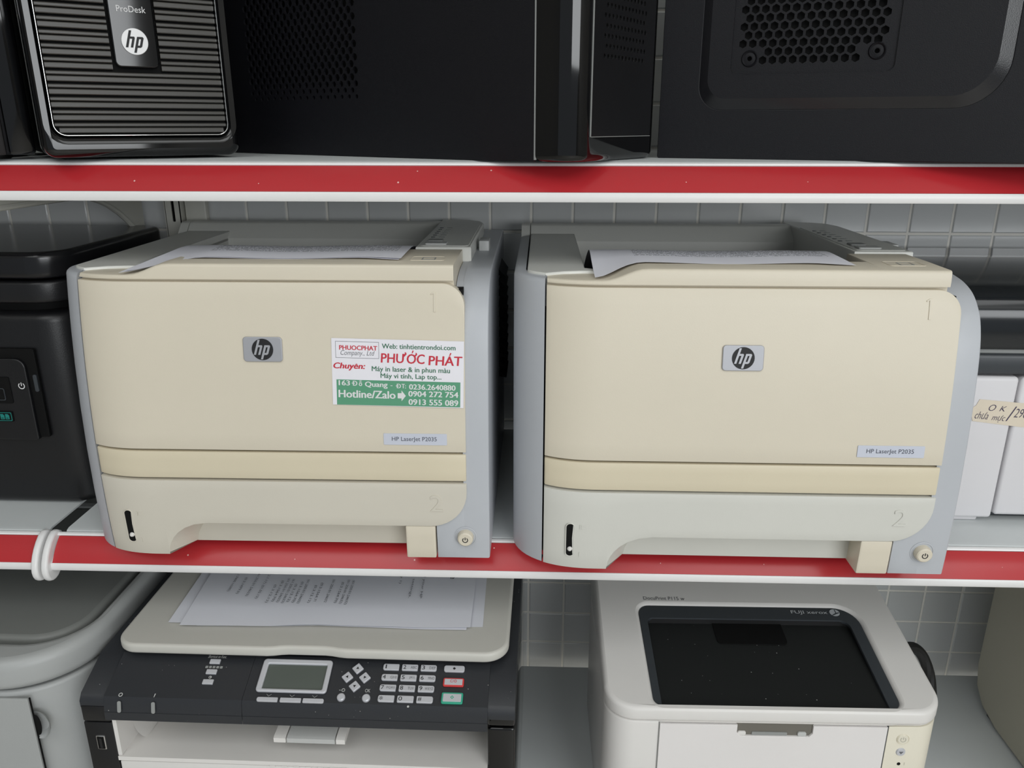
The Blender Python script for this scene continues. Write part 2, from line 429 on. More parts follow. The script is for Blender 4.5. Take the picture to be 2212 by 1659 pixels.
# ------------------------------------------------------------------ shelves
def prism_x(name, prof, x0, x1, m, parent=None, bev=0.0):
    """outline in (y, z) run along x"""
    bm = bmesh.new()
    a = [bm.verts.new((x0, p[0], p[1])) for p in prof]; b = [bm.verts.new((x1, p[0], p[1])) for p in prof]
    n = len(prof)
    for i in range(n): bm.faces.new((a[i], a[(i + 1) % n], b[(i + 1) % n], b[i]))
    bm.faces.new(a[::-1]); bm.faces.new(b)
    return from_bm(name, bm, m, parent, 40)
def shelf(name, label, x0, x1, zs, rz, bracket=None, cap=None, strip0=None, strip1=None):
    """zs = height of the steel deck; origin at deck front on the x=0 line"""
    t = thing(name, label, 'shelf', (0, 0.663, zs), rz)
    # folded steel deck
    prism_x('deck', [(0.024, -0.018), (0.024, -0.004), (0.0255, -0.0012), (0.029, 0.0), (0.312, 0.0), (0.312, -0.018), (0.310, -0.018), (0.310, -0.002), (0.030, -0.002), (0.027, -0.005), (0.026, -0.018)], x0, x1, M_shelf, t)
    s0 = strip0 if strip0 is not None else x0; s1 = strip1 if strip1 is not None else x1
    b = -0.032
    ch = [(0.0008, b), (0, b + 0.0012), (0, b + 0.0066), (0.0008, b + 0.0078), (0.0022, b + 0.0078), (0.0208, b + 0.0268), (0.0190, b + 0.0285), (0.0196, b + 0.0300), (0.0215, b + 0.0308), (0.0238, b + 0.030), (0.0238, b + 0.005), (0.004, b)]
    prism_x('ticket_channel', ch, s0, s1, M_stripwhite, t)
    red = []
    n = 8
    for k in range(n + 1):
        u = k / n; y = 0.0012 + 0.0182 * u; z = b + 0.0080 + 0.0198 * u; e = 0.0012 * math.sin(PI * u)
        red.append((y - e * 0.7 - 0.0002, z + e * 0.7))
    red += [(0.0200, b + 0.0272), (0.0022, b + 0.0080)]
    prism_x('red_ticket_strip', red, s0 + 0.002, s1 - 0.002, M_red, t)
    if cap is not None:
        for cx in cap:
            pts = [(0.030, -0.004), (0.020, 0.003), (0.010, -0.002), (0.000, -0.012), (-0.0065, -0.024), (-0.0075, -0.034), (-0.004, -0.0415), (0.003, -0.0445), (0.011, -0.043), (0.018, -0.036), (0.024, -0.030), (0.028, -0.020)]
            # smooth the outline once
            q = []
            for i in range(len(pts)):
                p0, p1 = Vector(pts[i]), Vector(pts[(i + 1) % len(pts)])
                q += [tuple(p0 * .75 + p1 * .25), tuple(p0 * .25 + p1 * .75)]
            plate('end_cap', q, 0.0066, Matrix(((0, 0, 1, cx), (1, 0, 0, 0), (0, 1, 0, 0), (0, 0, 0, 1))), M_stripwhite, t, 0.0022, 2)
    if bracket is not None:
        P = [(.04, -.004), (.04, -.0435), (.10, -.0437), (.177, -.0442), (.199, -.0465), (.219, -.052), (.238, -.0588), (.257, -.068), (.274, -.0788), (.290, -.091), (.302, -.1001), (.314, -.117), (.314, -.004)]
        for bx in bracket:
            plate('bracket', P, 0.003, Matrix(((0, 0, 1, bx), (1, 0, 0, 0), (0, 1, 0, 0), (0, 0, 0, 1))), M_post, t, 0.0008)
            from_bm('bracket_rim', tube_mesh([(bx + 0.0015, p[0], p[1]) for p in P[1:-1]], 0.0032, 8), M_post, t)
    return t
RZ = 0.010
shelf('display_shelf', 'upper white steel shelf with red ticket strip carrying the black computers', -0.4815, 1.15, 1.5215, RZ * 0.5, bracket=(-0.502,))
shelf('display_shelf', 'upper white steel shelf of the next bay, beyond the left edge', -1.55, -0.4975, 1.5215, RZ * 0.5)
shelf('display_shelf', 'middle white steel shelf with red ticket strip carrying the two ivory printers', -0.4760, 1.15, 1.1655, RZ, cap=(-0.4885,), strip0=-0.4825)
shelf('display_shelf', 'middle white steel shelf with red strip under the black printer at left', -1.55, -0.4935, 1.1655, RZ, cap=(-0.4985,), strip1=-0.4985)
shelf('display_shelf', 'lower grey-white steel shelf carrying the copier and the small white printer', -0.4760, 1.15, 0.790, RZ)
shelf('display_shelf', 'lower steel shelf of the next bay under the grey printer', -1.55, -0.4935, 0.790, RZ)
def upright(x, label):
    t = thing('shelf_upright', label, 'shelf post', (x, 0.9972, 0.0))
    bm = bmesh.new()
    # C-section with a row of slots shown as real openings
    loops = [[(-0.0215, 0.0), (-0.002, 0.0), (-0.002, 2.1), (-0.0215, 2.1)]]
    for k in range(38):
        z = 0.135 + 0.05 * k
        loops.append(rrect(-0.0135, z, -0.0095, z + 0.03, 0.0015, 3)[::-1])
    plate('slotted_face', loops, 0.002, FRONT(-0.0160), M_post, t)
    box('spine', -0.0205, -0.003, -0.014, -0.008, 0.0, 2.1, M_dark, t)
    box('left_flange', -0.0225, -0.0208, -0.0180, -0.0005, 0.0, 2.1, M_post, t)
    box('right_flange', -0.0035, -0.0018, -0.0180, -0.0005, 0.0, 2.1, M_post, t)
    box('channel', 0.0005, 0.028, -0.0120, -0.0005, 0.0, 2.1, M_post, t, 0.003)
    box('foot_plate', -0.035, 0.035, -0.05, -0.001, 0.0, 0.004, M_post, t)
    return t
upright(-0.4535, 'cream slotted steel upright behind the left ivory printer')

# ------------------------------------------------------------------ ivory laser printers
def hp_bow(z): return 0.5 * (z - 0.067) ** 2 - 0.0116 * (z - 0.067)
def hp_plan(x):
    if x >= 0.05: return 0.0
    t = min(1.0, (0.05 - x) / 0.078)
    return 0.055 * (1 - math.sqrt(max(0.0, 1 - t ** 2.4)))
def hp_front(x, z): return hp_plan(x) + hp_bow(z)
def HPF(x, z, out=0.0):
    """frame lying on the printer's front skin"""
    tz = Vector((0, hp_bow(z + 0.001) - hp_bow(z - 0.001), 0.002)).normalized()
    M = frame((x, hp_front(x, z), z), (1, 0, 0), tz)
    return M @ Matrix.Translation((0, 0, out))
def hp_panel(name, xs, zlo, zhi, nz, thick, out, m, parent, bev=0.0012, flare=None):
    grid = []
    for k in range(nz + 1):
        row = []
        for x in xs:
            a, b = zlo(x), zhi(x); z = a + (b - a) * k / nz
            row.append((x, hp_front(x, z) - out, z))
        grid.append(row)
    bm = shell_bm(grid, (lambda p: Vector((flare(p[0]), thick, 0))) if flare else (0, thick, 0))
    round_edges(bm, bev, 2, 55)
    return from_bm(name, bm, m, parent, 30)
def lin_xs(a, b, n): return [a + (b - a) * i / n for i in range(n + 1)]
HX_L = [0.0008 + 0.049 * (i / 12) for i in range(13)]
def make_laserjet(loc, rz, label, drawer_mat, sticker=False):
    t = thing('laser_printer', label, 'printer', loc, rz, 'ivory laser printers on the middle shelf')
    # inner chassis seen through the gaps
    bm = bmesh.new(); bm_box(bm, -0.014, 0.338, 0.034, 0.335, 0.004, 0.215); from_bm('chassis', bm, M_dark, t)
    hp_panel('front_backing', HX_L + [0.12, 0.2, 0.3, 0.336], lambda x: 0.045, lambda x: 0.2540, 6, 0.012, -0.005, M_dark, t, 0.0004)
    # front door
    def door_hi(x):
        r = 0.019
        return 0.2598 - (r - math.sqrt(max(0, r * r - max(0, x - (0.3378 - r)) ** 2)))
    dx = HX_L + [0.08, 0.14, 0.2, 0.26, 0.30, 0.3188] + [0.3188 + 0.019 * math.sin(a * PI / 20) for a in range(1, 11)]
    door = hp_panel('front_door', dx, lambda x: 0.1122, door_hi, 10, 0.010, 0.0012, M_beige, t, 0.0016)
    hp_panel('middle_band', HX_L + [0.1, 0.2, 0.3, 0.3378], lambda x: 0.0840, lambda x: 0.1098, 3, 0.010, 0.0006, M_beige2, t, 0.0012)
    # paper drawer with the arched hand hold
    def dr_lo(x):
        if x < 0.0578: return 0.0047
        if x < 0.098: return 0.0047 + 0.0341 * math.sqrt(max(0, 1 - ((0.098 - x) / 0.0402) ** 2))
        r = 0.034
        if x > 0.3378 - r: return 0.0388 + (r - math.sqrt(max(0, r * r - (x - (0.3378 - r)) ** 2)))
        return 0.0388
    ddx = HX_L + [0.0576, 0.0579, 0.0588, 0.0605, 0.064, 0.069, 0.076, 0.085, 0.098, 0.13, 0.17, 0.21, 0.25, 0.28, 0.3038] + [0.3038 + 0.034 * math.sin(a * PI / 20) for a in range(1, 11)]
    drawer = hp_panel('paper_drawer', ddx, dr_lo, lambda x: 0.0818, 5, 0.026, 0.0012, drawer_mat, t, 0.0009, lambda x: 0.0 if x < 0.0577 else 0.019 * smooth((0.15 - x) / 0.09))
    hp_panel('hand_hold_back', lin_xs(0.052, 0.286, 6), lambda x: 0.0062, lambda x: 0.05, 2, 0.01, -0.0225, drawer_mat, t, 0.0006)
    hp_panel('drawer_block', [0.281, 0.2835, 0.29, 0.3062, 0.3084], lambda x: 0.0045, lambda x: 0.0384, 3, 0.030, 0.0006, M_beige, t, 0.0012)
    # size window and marks
    plate('window_slot', rrect(-0.0035, -0.0165, 0.0035, 0.0165, 0.0034), 0.0006, HPF(0.0245, 0.0338, 0.0009), M_dark, drawer, 0.0002)
    fr = rrect(-0.0042, -0.0172, 0.0042, 0.0172, 0.0041); inn = rrect(-0.0034, -0.0164, 0.0034, 0.0164, 0.0033)
    plate('window_rim', [fr, inn[::-1]], 0.0010, HPF(0.0245, 0.0338, 0.0010), drawer_mat, drawer, 0.0003)
    lathe('window_marker', [(0, 0.0026), (0.0012, 0.0023), (0.0021, 0.0012), (0.0024, 0)], HPF(0.0245, 0.0246, 0.0012), M_white, drawer, 14)
    for zc, full in ((0.0475, True), (0.0195, False)):
        for sx in (-0.0032, 0.0032):
            plate('level_mark', rrect(sx - 0.0005, -0.0022, sx + 0.0005, 0.0022, 0.0), 0.0003, HPF(0.0365, zc, 0.0011), drawer_mat, drawer)
        if full:
            plate('level_mark', [rrect(-0.0024, -0.0018, 0.0024, 0.0018, 0.0), rrect(-0.0019, -0.0013, 0.0019, 0.0013, 0.0)[::-1]], 0.0003, HPF(0.0365, zc, 0.0011), drawer_mat, drawer)
    plate('embossed_digit', [(-0.0004, -0.0085), (0.0014, -0.0085), (0.0014, 0.0085), (-0.0004, 0.0085), (-0.0028, 0.0070), (-0.0028, 0.0060), (-0.0004, 0.0070)], 0.0008, HPF(0.3121, 0.2444, 0.0010), M_beige, door, 0.0002)
    text_fit('embossed_digit', '2', -0.0056, 0.0056, -0.0080, 0.0080, HPF(0.3103, 0.0625), drawer_mat, drawer, 0.0008, depth=0.0011)
    # metal badge
    B = HPF(0.1639, 0.2034, 0.0012)
    badge = plate('badge', rrect(-0.0170, -0.0108, 0.0170, 0.0108, 0.0030), 0.0016, B, M_metal, t, 0.0006, 2)
    disc = plate('badge_disc', circ(0, 0, 0.0093, 32), 0.0003, B @ Matrix.Translation((0, 0, 0.0016)), M_ink, badge)
    hp_letters(0.0093, B, M_metal, badge, 0.0020, 0.0003)
    # name plate
    K = HPF(0.2935, 0.1242, 0.0012)
    nameplate = plate('name_plate', rrect(-0.0280, -0.0053, 0.0280, 0.0053, 0.0008), 0.0007, K, M_lightblue, t, 0.0002)
    text_fit('lettering', 'HP LaserJet P2035', -0.0205, 0.0190, -0.0026, 0.0024, K, M_greyink2, nameplate, 0.0009)
    # blue-grey side skins: left one wraps round the front corner
    path = [(x, hp_plan(x)) for x in (-0.0006, -0.005, -0.010, -0.015, -0.019, -0.0225, -0.025, -0.0268, -0.0276, -0.028)]
    path += [(-0.028, 0.075), (-0.028, 0.12), (-0.028, 0.2), (-0.028, 0.28), (-0.0278, 0.338)]
    zz = [0.0050, 0.010, 0.03, 0.06, 0.10, 0.14, 0.18, 0.21, 0.235, 0.252]
    def skin_pt(p, z):
        f = smooth((0.20 - p[1]) / 0.17)
        return (p[0], p[1] + hp_bow(z) * f - 0.001 * f, z)
    cols = []
    for i, p in enumerate(path):
        a = Vector(path[max(i - 1, 0)]); c = Vector(path[min(i + 1, len(path) - 1)])
        d = (c - a).normalized(); nrm = Vector((d.y, -d.x))          # towards the inside
        if i == 0: nrm = Vector((0, 1))
        w = 0.0105; r = 0.004
        ins = lambda q: (p[0] + nrm.x * q, p[1] + nrm.y * q)
        col = [skin_pt(ins(w), 0.0050)] + [skin_pt(p, z) for z in zz]
        for k in range(0, 4):
            aa = k * PI / 6
            col.append(skin_pt(ins(r * (1 - math.cos(aa))), 0.2650 - r + r * math.sin(aa)))
        col += [skin_pt(ins(w), 0.2655), skin_pt(ins(w), 0.2400)]
        cols.append(col)
    bm = shell_bm(cols)
    bm.verts.ensure_lookup_table(); nc = len(cols[0])
    bm.faces.new(bm.verts[:nc]); bm.faces.new(bm.verts[-nc:][::-1])
    from_bm('left_skin', bm, M_hpgrey, t, 40)
    # right skin: slab whose front edge rolls back into the top, plus the switch corner
    pr = [(hp_bow(z) + 0.0008, z) for z in (0.0046, 0.02, 0.05, 0.09, 0.13, 0.16, 0.185)]
    arc = [pr[-1], (0.0091, 0.2060), (0.0124, 0.2210), (0.0180, 0.2351), (0.0229, 0.2418), (0.0309, 0.2498), (0.0405, 0.2557), (0.0536, 0.2599), (0.0663, 0.2619), (0.0766, 0.2630), (0.12, 0.2640)]
    for _ in range(2):
        q = [arc[0]]
        for k in range(len(arc) - 1):
            p0, p1 = Vector(arc[k]), Vector(arc[k + 1])
            q += [tuple(p0 * .75 + p1 * .25), tuple(p0 * .25 + p1 * .75)]
        arc = q + [arc[-1]]
    pr += arc[1:] + [(0.20, 0.2645), (0.338, 0.2645), (0.338, 0.0046)]
    bm = bmesh.new()
    va = [bm.verts.new((0.3350, p[0], p[1])) for p in pr]; vb = [bm.verts.new((0.3581, p[0], p[1])) for p in pr]
    n = len(pr)
    for i in range(n): bm.faces.new((va[i], va[(i + 1) % n], vb[(i + 1) % n], vb[i]))
    bm.faces.new(va[::-1]); bm.faces.new(vb)
    bmesh.ops.recalc_face_normals(bm, faces=bm.faces)
    es = [e for e in bm.edges if all(abs(v.co.x - 0.3581) < 1e-6 for v in e.verts)]
    bmesh.ops.bevel(bm, geom=es, offset=0.0016, segments=3, affect='EDGES', profile=0.5)
    rskin = from_bm('right_skin', bm, M_hpgrey, t, 35)
    hp_panel('switch_corner', [0.3020, 0.30955, 0.3098, 0.320, 0.3351], lambda x: 0.0386 if x < 0.3097 else 0.0046, lambda x: 0.0815, 6, 0.012, -0.0008, M_hpgrey, t, 0.0001)
    prism_x('skin_shoulder', [(0.0215, 0.2300), (0.0222, 0.2390), (0.0250, 0.2440), (0.0320, 0.2495), (0.0405, 0.2553), (0.0536, 0.2595), (0.0663, 0.2615), (0.0766, 0.2626), (0.12, 0.2636), (0.12, 0.2300)], 0.3290, 0.3352, M_hpgrey, t)
    for k in range(11):
        z = 0.118 + 0.0115 * k
        bm = bmesh.new()
        v = [bm.verts.new(p) for p in ((0.357, 0.205, z), (0.357, 0.285, z), (0.366, 0.277, z - 0.004), (0.366, 0.213, z - 0.004), (0.357, 0.205, z + 0.007), (0.357, 0.285, z + 0.007))]
        for f in ((0, 1, 2, 3), (4, 3, 2, 5), (0, 3, 4), (1, 5, 2), (0, 4, 5, 1)): bm.faces.new([v[i] for i in f])
        from_bm('vent_fin', bm, M_blackmatte, rskin)
    # power button
    PB = HPF(0.3360, 0.0273, -0.0008)
    lathe('button_well', [(0.0105, 0.0002), (0.0094, 0.0005), (0.0086, -0.0012), (0.0086, -0.002)], PB, M_hpgrey, t)
    btn = lathe('power_button', [(0, 0.0062), (0.0058, 0.0062), (0.0068, 0.0054), (0.0073, 0.003), (0.0074, -0.002)], PB, M_beige, t)
    power_icon('power_symbol', 0.0027, 0.0008, PB, M_ink, btn, 0.0064)
    # ivory lid with raised lip and low left corner
    def lip(x): return 0.2650 + 0.0100 * smooth((x - 0.047) / 0.036)
    grid = []
    for x in [0.0012, 0.006, 0.012, 0.02, 0.03, 0.04, 0.047, 0.053, 0.058, 0.063, 0.068, 0.073, 0.079, 0.085, 0.12, 0.16, 0.20, 0.24, 0.276, 0.2762, 0.30, 0.3285]:
        h = lip(x); yb = hp_front(x, 0.2625) + 0.001; back = 0.062 if x < 0.2761 else 0.107
        r = 0.0028
        row = [(x, yb + 0.0045, 0.2480), (x, yb + 0.0045, 0.2612), (x, yb, 0.2618), (x, yb, 0.2630 if h < 0.268 else 0.266), (x, yb + 0.0006, h - r)]
        for a in (30, 60, 90):
            row.append((x, yb + 0.0006 + r * (1 - math.cos(math.radians(a))), h - r + r * math.sin(math.radians(a))))
        yl = yb + 0.0034
        bk = max(back, yl + 0.004)
        row += [(x, yl + (bk - yl) * 0.5, h + 0.0003), (x, bk - 0.001, h), (x, bk, h - 0.001), (x, bk, 0.2450)]
        grid.append(row)
    bm = shell_bm(grid)
    # end faces
    bm.verts.ensure_lookup_table(); nc = len(grid[0])
    bm.faces.new(bm.verts[:nc]); bm.faces.new(bm.verts[-nc:][::-1])
    lid = from_bm('tray_lid', bm, M_beige, t, 40)
    plate('lid_catch_mark', [rrect(0.288, 0.040, 0.318, 0.062, 0.003), rrect(0.2888, 0.0408, 0.3172, 0.0612, 0.0024)[::-1]], 0.0005, TOP(0.2750), M_beige, lid)
    plate('feed_icon', [rrect(0.298, 0.044, 0.310, 0.056, 0.001), rrect(0.299, 0.045, 0.309, 0.055, 0.0006)[::-1]], 0.0003, TOP(0.2751), M_midgrey, lid)
    # grey top frame: left arm, rear bar, control panel block
    arm = [(-0.0160, 0.0560), (-0.0150, 0.0520), (-0.0110, 0.0475), (-0.0060, 0.0430), (0.0, 0.0385), (0.006, 0.0420), (0.016, 0.0475), (0.030, 0.0505), (0.045, 0.0515), (0.046, 0.060), (0.0345, 0.066), (0.0345, 0.300), (-0.0160, 0.300)]
    plate('left_arm', arm, 0.0115, TOP(0.2560), M_topgrey, t, 0.0012, 2)
    rb = [(0.338, 0.225), (0.338, 0.268), (0.333, 0.2745), (0.322, 0.2768), (0.306, 0.2765), (0.3025, 0.2748), (0.2860, 0.2600), (0.2860, 0.225)]
    prism_x('rear_bar', rb, -0.0160, 0.2840, M_topgrey, t)
    prism_x('rear_cap', rb, -0.0270, -0.0172, M_topgrey, t)
    cp = [(0.2835, 0.1085), (0.3365, 0.1085), (0.3365, 0.300), (0.331, 0.322), (0.318, 0.334), (0.300, 0.338), (0.2835, 0.338)]
    cpo = plate('control_panel', cp, 0.062, TOP(0.2150), M_topgrey, t, 0.0016, 2)
    plate('panel_overlay', rrect(0.2865, 0.1130, 0.3335, 0.285, 0.006), 0.0006, TOP(0.2769), M_topgrey, cpo, 0.0003)
    for k in range(2):
        plate('panel_button', rrect(0.291, 0.118 + 0.021 * k, 0.312 - 0.006 * k, 0.1325 + 0.019 * k, 0.002), 0.0016, TOP(0.2774), (M_lightgrey, M_midgrey)[k], cpo, 0.0006)
    for k in range(6):
        plate('status_light', circ(0.2925, 0.172 + 0.0155 * k, 0.0022, 12), 0.0005, TOP(0.2774), M_slate, cpo)
        plate('status_icon', rrect(0.2985, 0.1695 + 0.0155 * k, 0.3045, 0.1745 + 0.0155 * k, 0.001), 0.0003, TOP(0.2774), M_midgrey, cpo)
    box('lid_latch', 0.3395, 0.3500, 0.170, 0.196, 0.2480, 0.2745, M_lightgrey, t, 0.0012)
    box('well_side', 0.0300, 0.0345, 0.066, 0.300, 0.2160, 0.2600, M_topgrey, t)
    # output well
    bm = bmesh.new()
    v = [bm.verts.new(p) for p in ((0.0340, 0.058, 0.2520), (0.2850, 0.058, 0.2520), (0.2850, 0.292, 0.2260), (0.0340, 0.292, 0.2260), (0.0340, 0.058, 0.2160), (0.2850, 0.058, 0.2160), (0.2850, 0.292, 0.2160), (0.0340, 0.292, 0.2160))]
    for f in ((0, 1, 2, 3), (4, 7, 6, 5), (0, 4, 5, 1), (1, 5, 6, 2), (2, 6, 7, 3), (3, 7, 4, 0)): bm.faces.new([v[i] for i in f])
    from_bm('output_well', bm, M_blackmatte, t)
    box('rear_cover', -0.026, 0.3560, 0.334, 0.342, 0.006, 0.250, M_hpgrey, t, 0.001)
    for fx in (0.02, 0.31):
        for fy in (0.075, 0.30):
            lathe('foot', [(0, 0), (0.008, 0), (0.009, 0.001), (0.009, 0.0042)], Matrix.Translation((fx, fy, 0.0025)), M_rubber, t, 16)
    return t
M_lightblue = mat('pale_blue_grey_label', (206, 210, 222), 0.4)
M_greyink2 = mat('slate_ink', (84, 88, 100), 0.6)
HPL = make_laserjet((-0.4063, 0.635, 1.163), 0.0132, 'ivory laser printer with a white and green shop sticker on its front', M_drawerL, True)
HPR = make_laserjet((0.0003, 0.6267, 1.163), 0.0070, 'ivory laser printer without a sticker, right of its twin', M_drawerR)

# shop sticker on the left printer
def sticker(parent):
    M = HPF(0.2800, 0.1835, 0.0014) @ Matrix.Rotation(-0.019, 4, 'Z')
    k = 5.457e-5
    st = plate('shop_sticker', rrect(-0.0570, -0.0293, 0.0570, 0.0293, 0.0004), 0.00025, M, M_paperlabel, parent)
    U = lambda x: (x - 1062) * k            # measured in sticker units, origin at its centre
    V = lambda y: (640 - y) * k
    def ln(s, x0, x1, y0, y1, m, **kw): text_fit('print_line', s, U(x0), U(x1), V(y1), V(y0), M, m, st, 0.0004, **kw)
    M2 = M @ Matrix.Translation((0, 0, 0.00028))
    plate('green_panel', [(U(85), V(765)), (U(85), V(1175)), (U(2055), V(1165)), (U(2055), V(760))][::-1], 0.00008, M2, M_greenpanel, st)
    bx0, bx1, by0, by1 = U(80), U(768), V(415), V(150)
    plate('logo_frame', [rrect(bx0, by0, bx1, by1, 0), rrect(bx0 + 0.0003, by0 + 0.0003, bx1 - 0.0003, by1 - 0.0003, 0)[::-1]], 0.00008, M2, M_greyink, st)
    ln('PHUOCPHAT', 140, 742, 212, 285, M_redink, bold=0.028)
    ln('Company., Ltd', 160, 700, 290, 392, M_greyink, shear=0.3, bold=-0.006)
    ln('Web: tinhtientrondoi.com', 815, 1975, 170, 248, M_dkgreenink, bold=0.018)
    ln('PHU', 795, 1165, 325, 475, M_redink, bold=0.022, shear=0.06)
    ln('OC', 1205, 1492, 325, 480, M_redink, bold=0.022, shear=0.06)
    ln('PHAT', 1548, 2085, 345, 495, M_redink, bold=0.022, shear=0.06)
    for q in ([(1160, 335), (1165, 375), (1205, 330), (1195, 300), (1175, 300), (1178, 322)], [(1330, 345), (1335, 372), (1372, 335), (1364, 305), (1346, 305), (1348, 325)], [(1285, 310), (1300, 312), (1318, 272), (1298, 268)], [(1875, 335), (1890, 338), (1912, 296), (1892, 290)]):
        plate('accent_mark', [(U(x), V(y)) for x, y in q], 0.0001, M2 @ Matrix.Translation((0, 0, 0.0001)), M_redink, st)
    ln('Chuyen:', 40, 550, 490, 615, M_redink, bold=0.035, shear=0.2)
    plate('accent_mark', [(U(x), V(y)) for x, y in [(388, 520), (410, 500), (428, 520), (420, 524), (409, 512), (396, 524)]], 0.0001, M2 @ Matrix.Translation((0, 0, 0.0001)), M_redink, st)
    ln('Máy in laser & in phun màu', 650, 1890, 535, 640, M_dkgreenink, bold=0.018)
    ln('Máy vi tính, Lap top...', 788, 1755, 645, 745, M_dkgreenink, bold=0.018)
    ln('163', 118, 300, 775, 858, M_whiteink, bold=0.03)
    ln('D', 345, 418, 780, 858, M_whiteink, bold=0.03)
    ln('o', 440, 494, 805, 862, M_whiteink, bold=0.03)
    ln('Quang', 537, 900, 785, 895, M_whiteink, bold=0.03)
    ln('-', 945, 978, 838, 848, M_whiteink, bold=0.03)
    ln('D', 1045, 1113, 808, 880, M_whiteink, bold=0.03)
    ln('T:', 1120, 1192, 808, 880, M_whiteink, bold=0.03)
    ln('0236.2640880', 1240, 1980, 808, 895, M_whiteink, bold=0.03)
    for q in ([(328, 812), (328, 824), (378, 824), (378, 812)], [(1030, 838), (1030, 850), (1078, 850), (1078, 838)], [(446, 798), (468, 784), (490, 798), (490, 806), (468, 792), (446, 806)], [(448, 776), (460, 768), (474, 774), (488, 766), (488, 774), (474, 782), (460, 776), (448, 784)]):
        plate('accent_mark', [(U(x), V(y)) for x, y in q], 0.0001, M2 @ Matrix.Translation((0, 0, 0.0001)), M_whiteink, st)
    ln('Hotline/Zalo', 112, 1025, 930, 1055, M_whiteink, bold=0.03)
    ln('0904 272 754', 1228, 2025, 918, 1010, M_whiteink, bold=0.03)
    ln('0913 555 089', 1230, 2025, 1050, 1145, M_whiteink, bold=0.03)
    plate('arrow', [(U(1058), V(960)), (U(1058), V(1045)), (U(1120), V(1045)), (U(1120), V(1090)), (U(1188), V(1003)), (U(1120), V(915)), (U(1120), V(960))], 0.0001, M2 @ Matrix.Translation((0, 0, 0.0001)), M_whiteink, st)
M_greenpanel = mat('green_print', (92, 158, 124), 0.6)
sticker(HPL)

# printed sheets lying in the output wells
def hp_sheet(name, label, P, rz, x0, x1, ymax, curl, dz, mtl, rot=0.0, edge=0.0, xs_=0.0):
    t = bpy.data.objects
    grid = []
    W = x1 - x0
    nx, ny = 30, 26
    for j in range(ny + 1):
        row = []
        for i in range(nx + 1):
            u = i / nx; v = j / ny
            x = x0 + W * u; y = 0.043 + v * 0.24
            y += rot * (u - 0.5) * W
            z = 0.2757 + 0.0016 * math.sin(min(1, v / 0.35) * PI / 2) + dz
            if v > 0.22: z -= 0.052 * smooth((v - 0.22) / 0.72) 
            lw = smooth((0.20 - u) / 0.20) * smooth((0.30 - v) / 0.30)
            z -= curl * lw
            x -= xs_ * lw
            y -= curl * 2.5 * lw * lw
            rw = smooth((u - 0.82) / 0.18) * smooth((0.3 - v) / 0.3)
            z += edge * rw
            y -= 0.008 * rw
            z += 0.0007 * math.sin(u * 9 + 1.3 * v) * (1 - v)
            row.append((x, y, z))
        grid.append(row)
    bm = shell_bm(grid, (0, 0, -0.00012))
    o = from_bm(name, bm, mtl, None, 60)
    o.location = P; o.rotation_euler = (0, 0, rz)
    return tag(o, label, 'paper')
MP_R = paper_mat('printed_paper_right', 1, 0.078, 0.248, 0.072, 0.20, (120, 122, 128), lines=230)
MP_L = paper_mat('printed_paper_left', 1, 0.100, 0.272, 0.072, 0.20, (120, 122, 128), lines=230)
hp_sheet('paper_sheet', 'printed white sheet in the tray of the right ivory printer, corner drooping', (0.0003, 0.6267, 1.163), 0.0070, 0.0405, 0.2570, 0.28, 0.0088, 0.0005, MP_R, 0.0)
hp_sheet('paper_sheet', 'top printed white sheet in the tray of the stickered ivory printer', (-0.4063, 0.635, 1.163), 0.0132, 0.0655, 0.2815, 0.28, 0.0085, 0.0012, MP_L, 0.02, 0.0006, 0.020)
hp_sheet('paper_sheet', 'lower white sheet peeking out beneath the top one on the stickered printer', (-0.4063, 0.635, 1.163), 0.0132, 0.0635, 0.2795, 0.28, 0.0090, 0.0005, MP_L, 0.02, 0.0, 0.022)

# ------------------------------------------------------------------ computers on the upper shelf
ZT = 1.5215
def tower_core(t, w, d, h, z0, m):
    box('case', 0.0, w, 0.0, d, z0, h, m, t, 0.002)
# --- micro tower with slatted bezel (front along local x, depth along local y)
A36 = math.radians(36)
t = thing('desktop_tower', 'black desktop computer tower with horizontal slatted grille and round badge', 'computer', (-0.4107, 0.655, ZT), A36)
T1 = t
t.scale = (0.965,) * 3
box('case', 0.003, 0.160, 0.046, 0.262, 0.004, 0.355, M_blackpaint, t, 0.002)
# glossy bezel ring with a window for the grille
outer = rrect(-0.001, 0.0025, 0.1635, 0.355, 0.010); inner = rrect(0.0085, 0.0205, 0.1545, 0.345, [0.010] * 4)
plate('bezel', [outer, inner[::-1]], 0.044, FRONT(0.045), M_gloss, t, 0.007, 4)
rim = rrect(0.0085, 0.0205, 0.1545, 0.345, 0.010); rim2 = rrect(0.0095, 0.0215, 0.1535, 0.344, 0.009)
plate('chrome_rim', [rim, rim2[::-1]], 0.004, FRONT(0.0055), M_chrome, t, 0.0004)
box('grille_back', 0.009, 0.154, 0.012, 0.02, 0.022, 0.344, M_dark, t)
z = 0.0228; k = 0
def slat(x0, x1, z0, z1, y, par):
    c = 0.0007
    bm = bmesh.new()
    pr = [(y + 0.006, z0), (y + 0.0006, z0), (y, z0 + c), (y, z1 - c), (y + 0.0006, z1), (y + 0.006, z1)]
    a = [bm.verts.new((x0, p[0], p[1])) for p in pr]; b = [bm.verts.new((x1, p[0], p[1])) for p in pr]
    for i in range(len(pr) - 1): bm.faces.new((a[i], b[i], b[i + 1], a[i + 1]))
    bm.faces.new(a); bm.faces.new(b[::-1])
    return from_bm('slat', bm, M_slat, par)
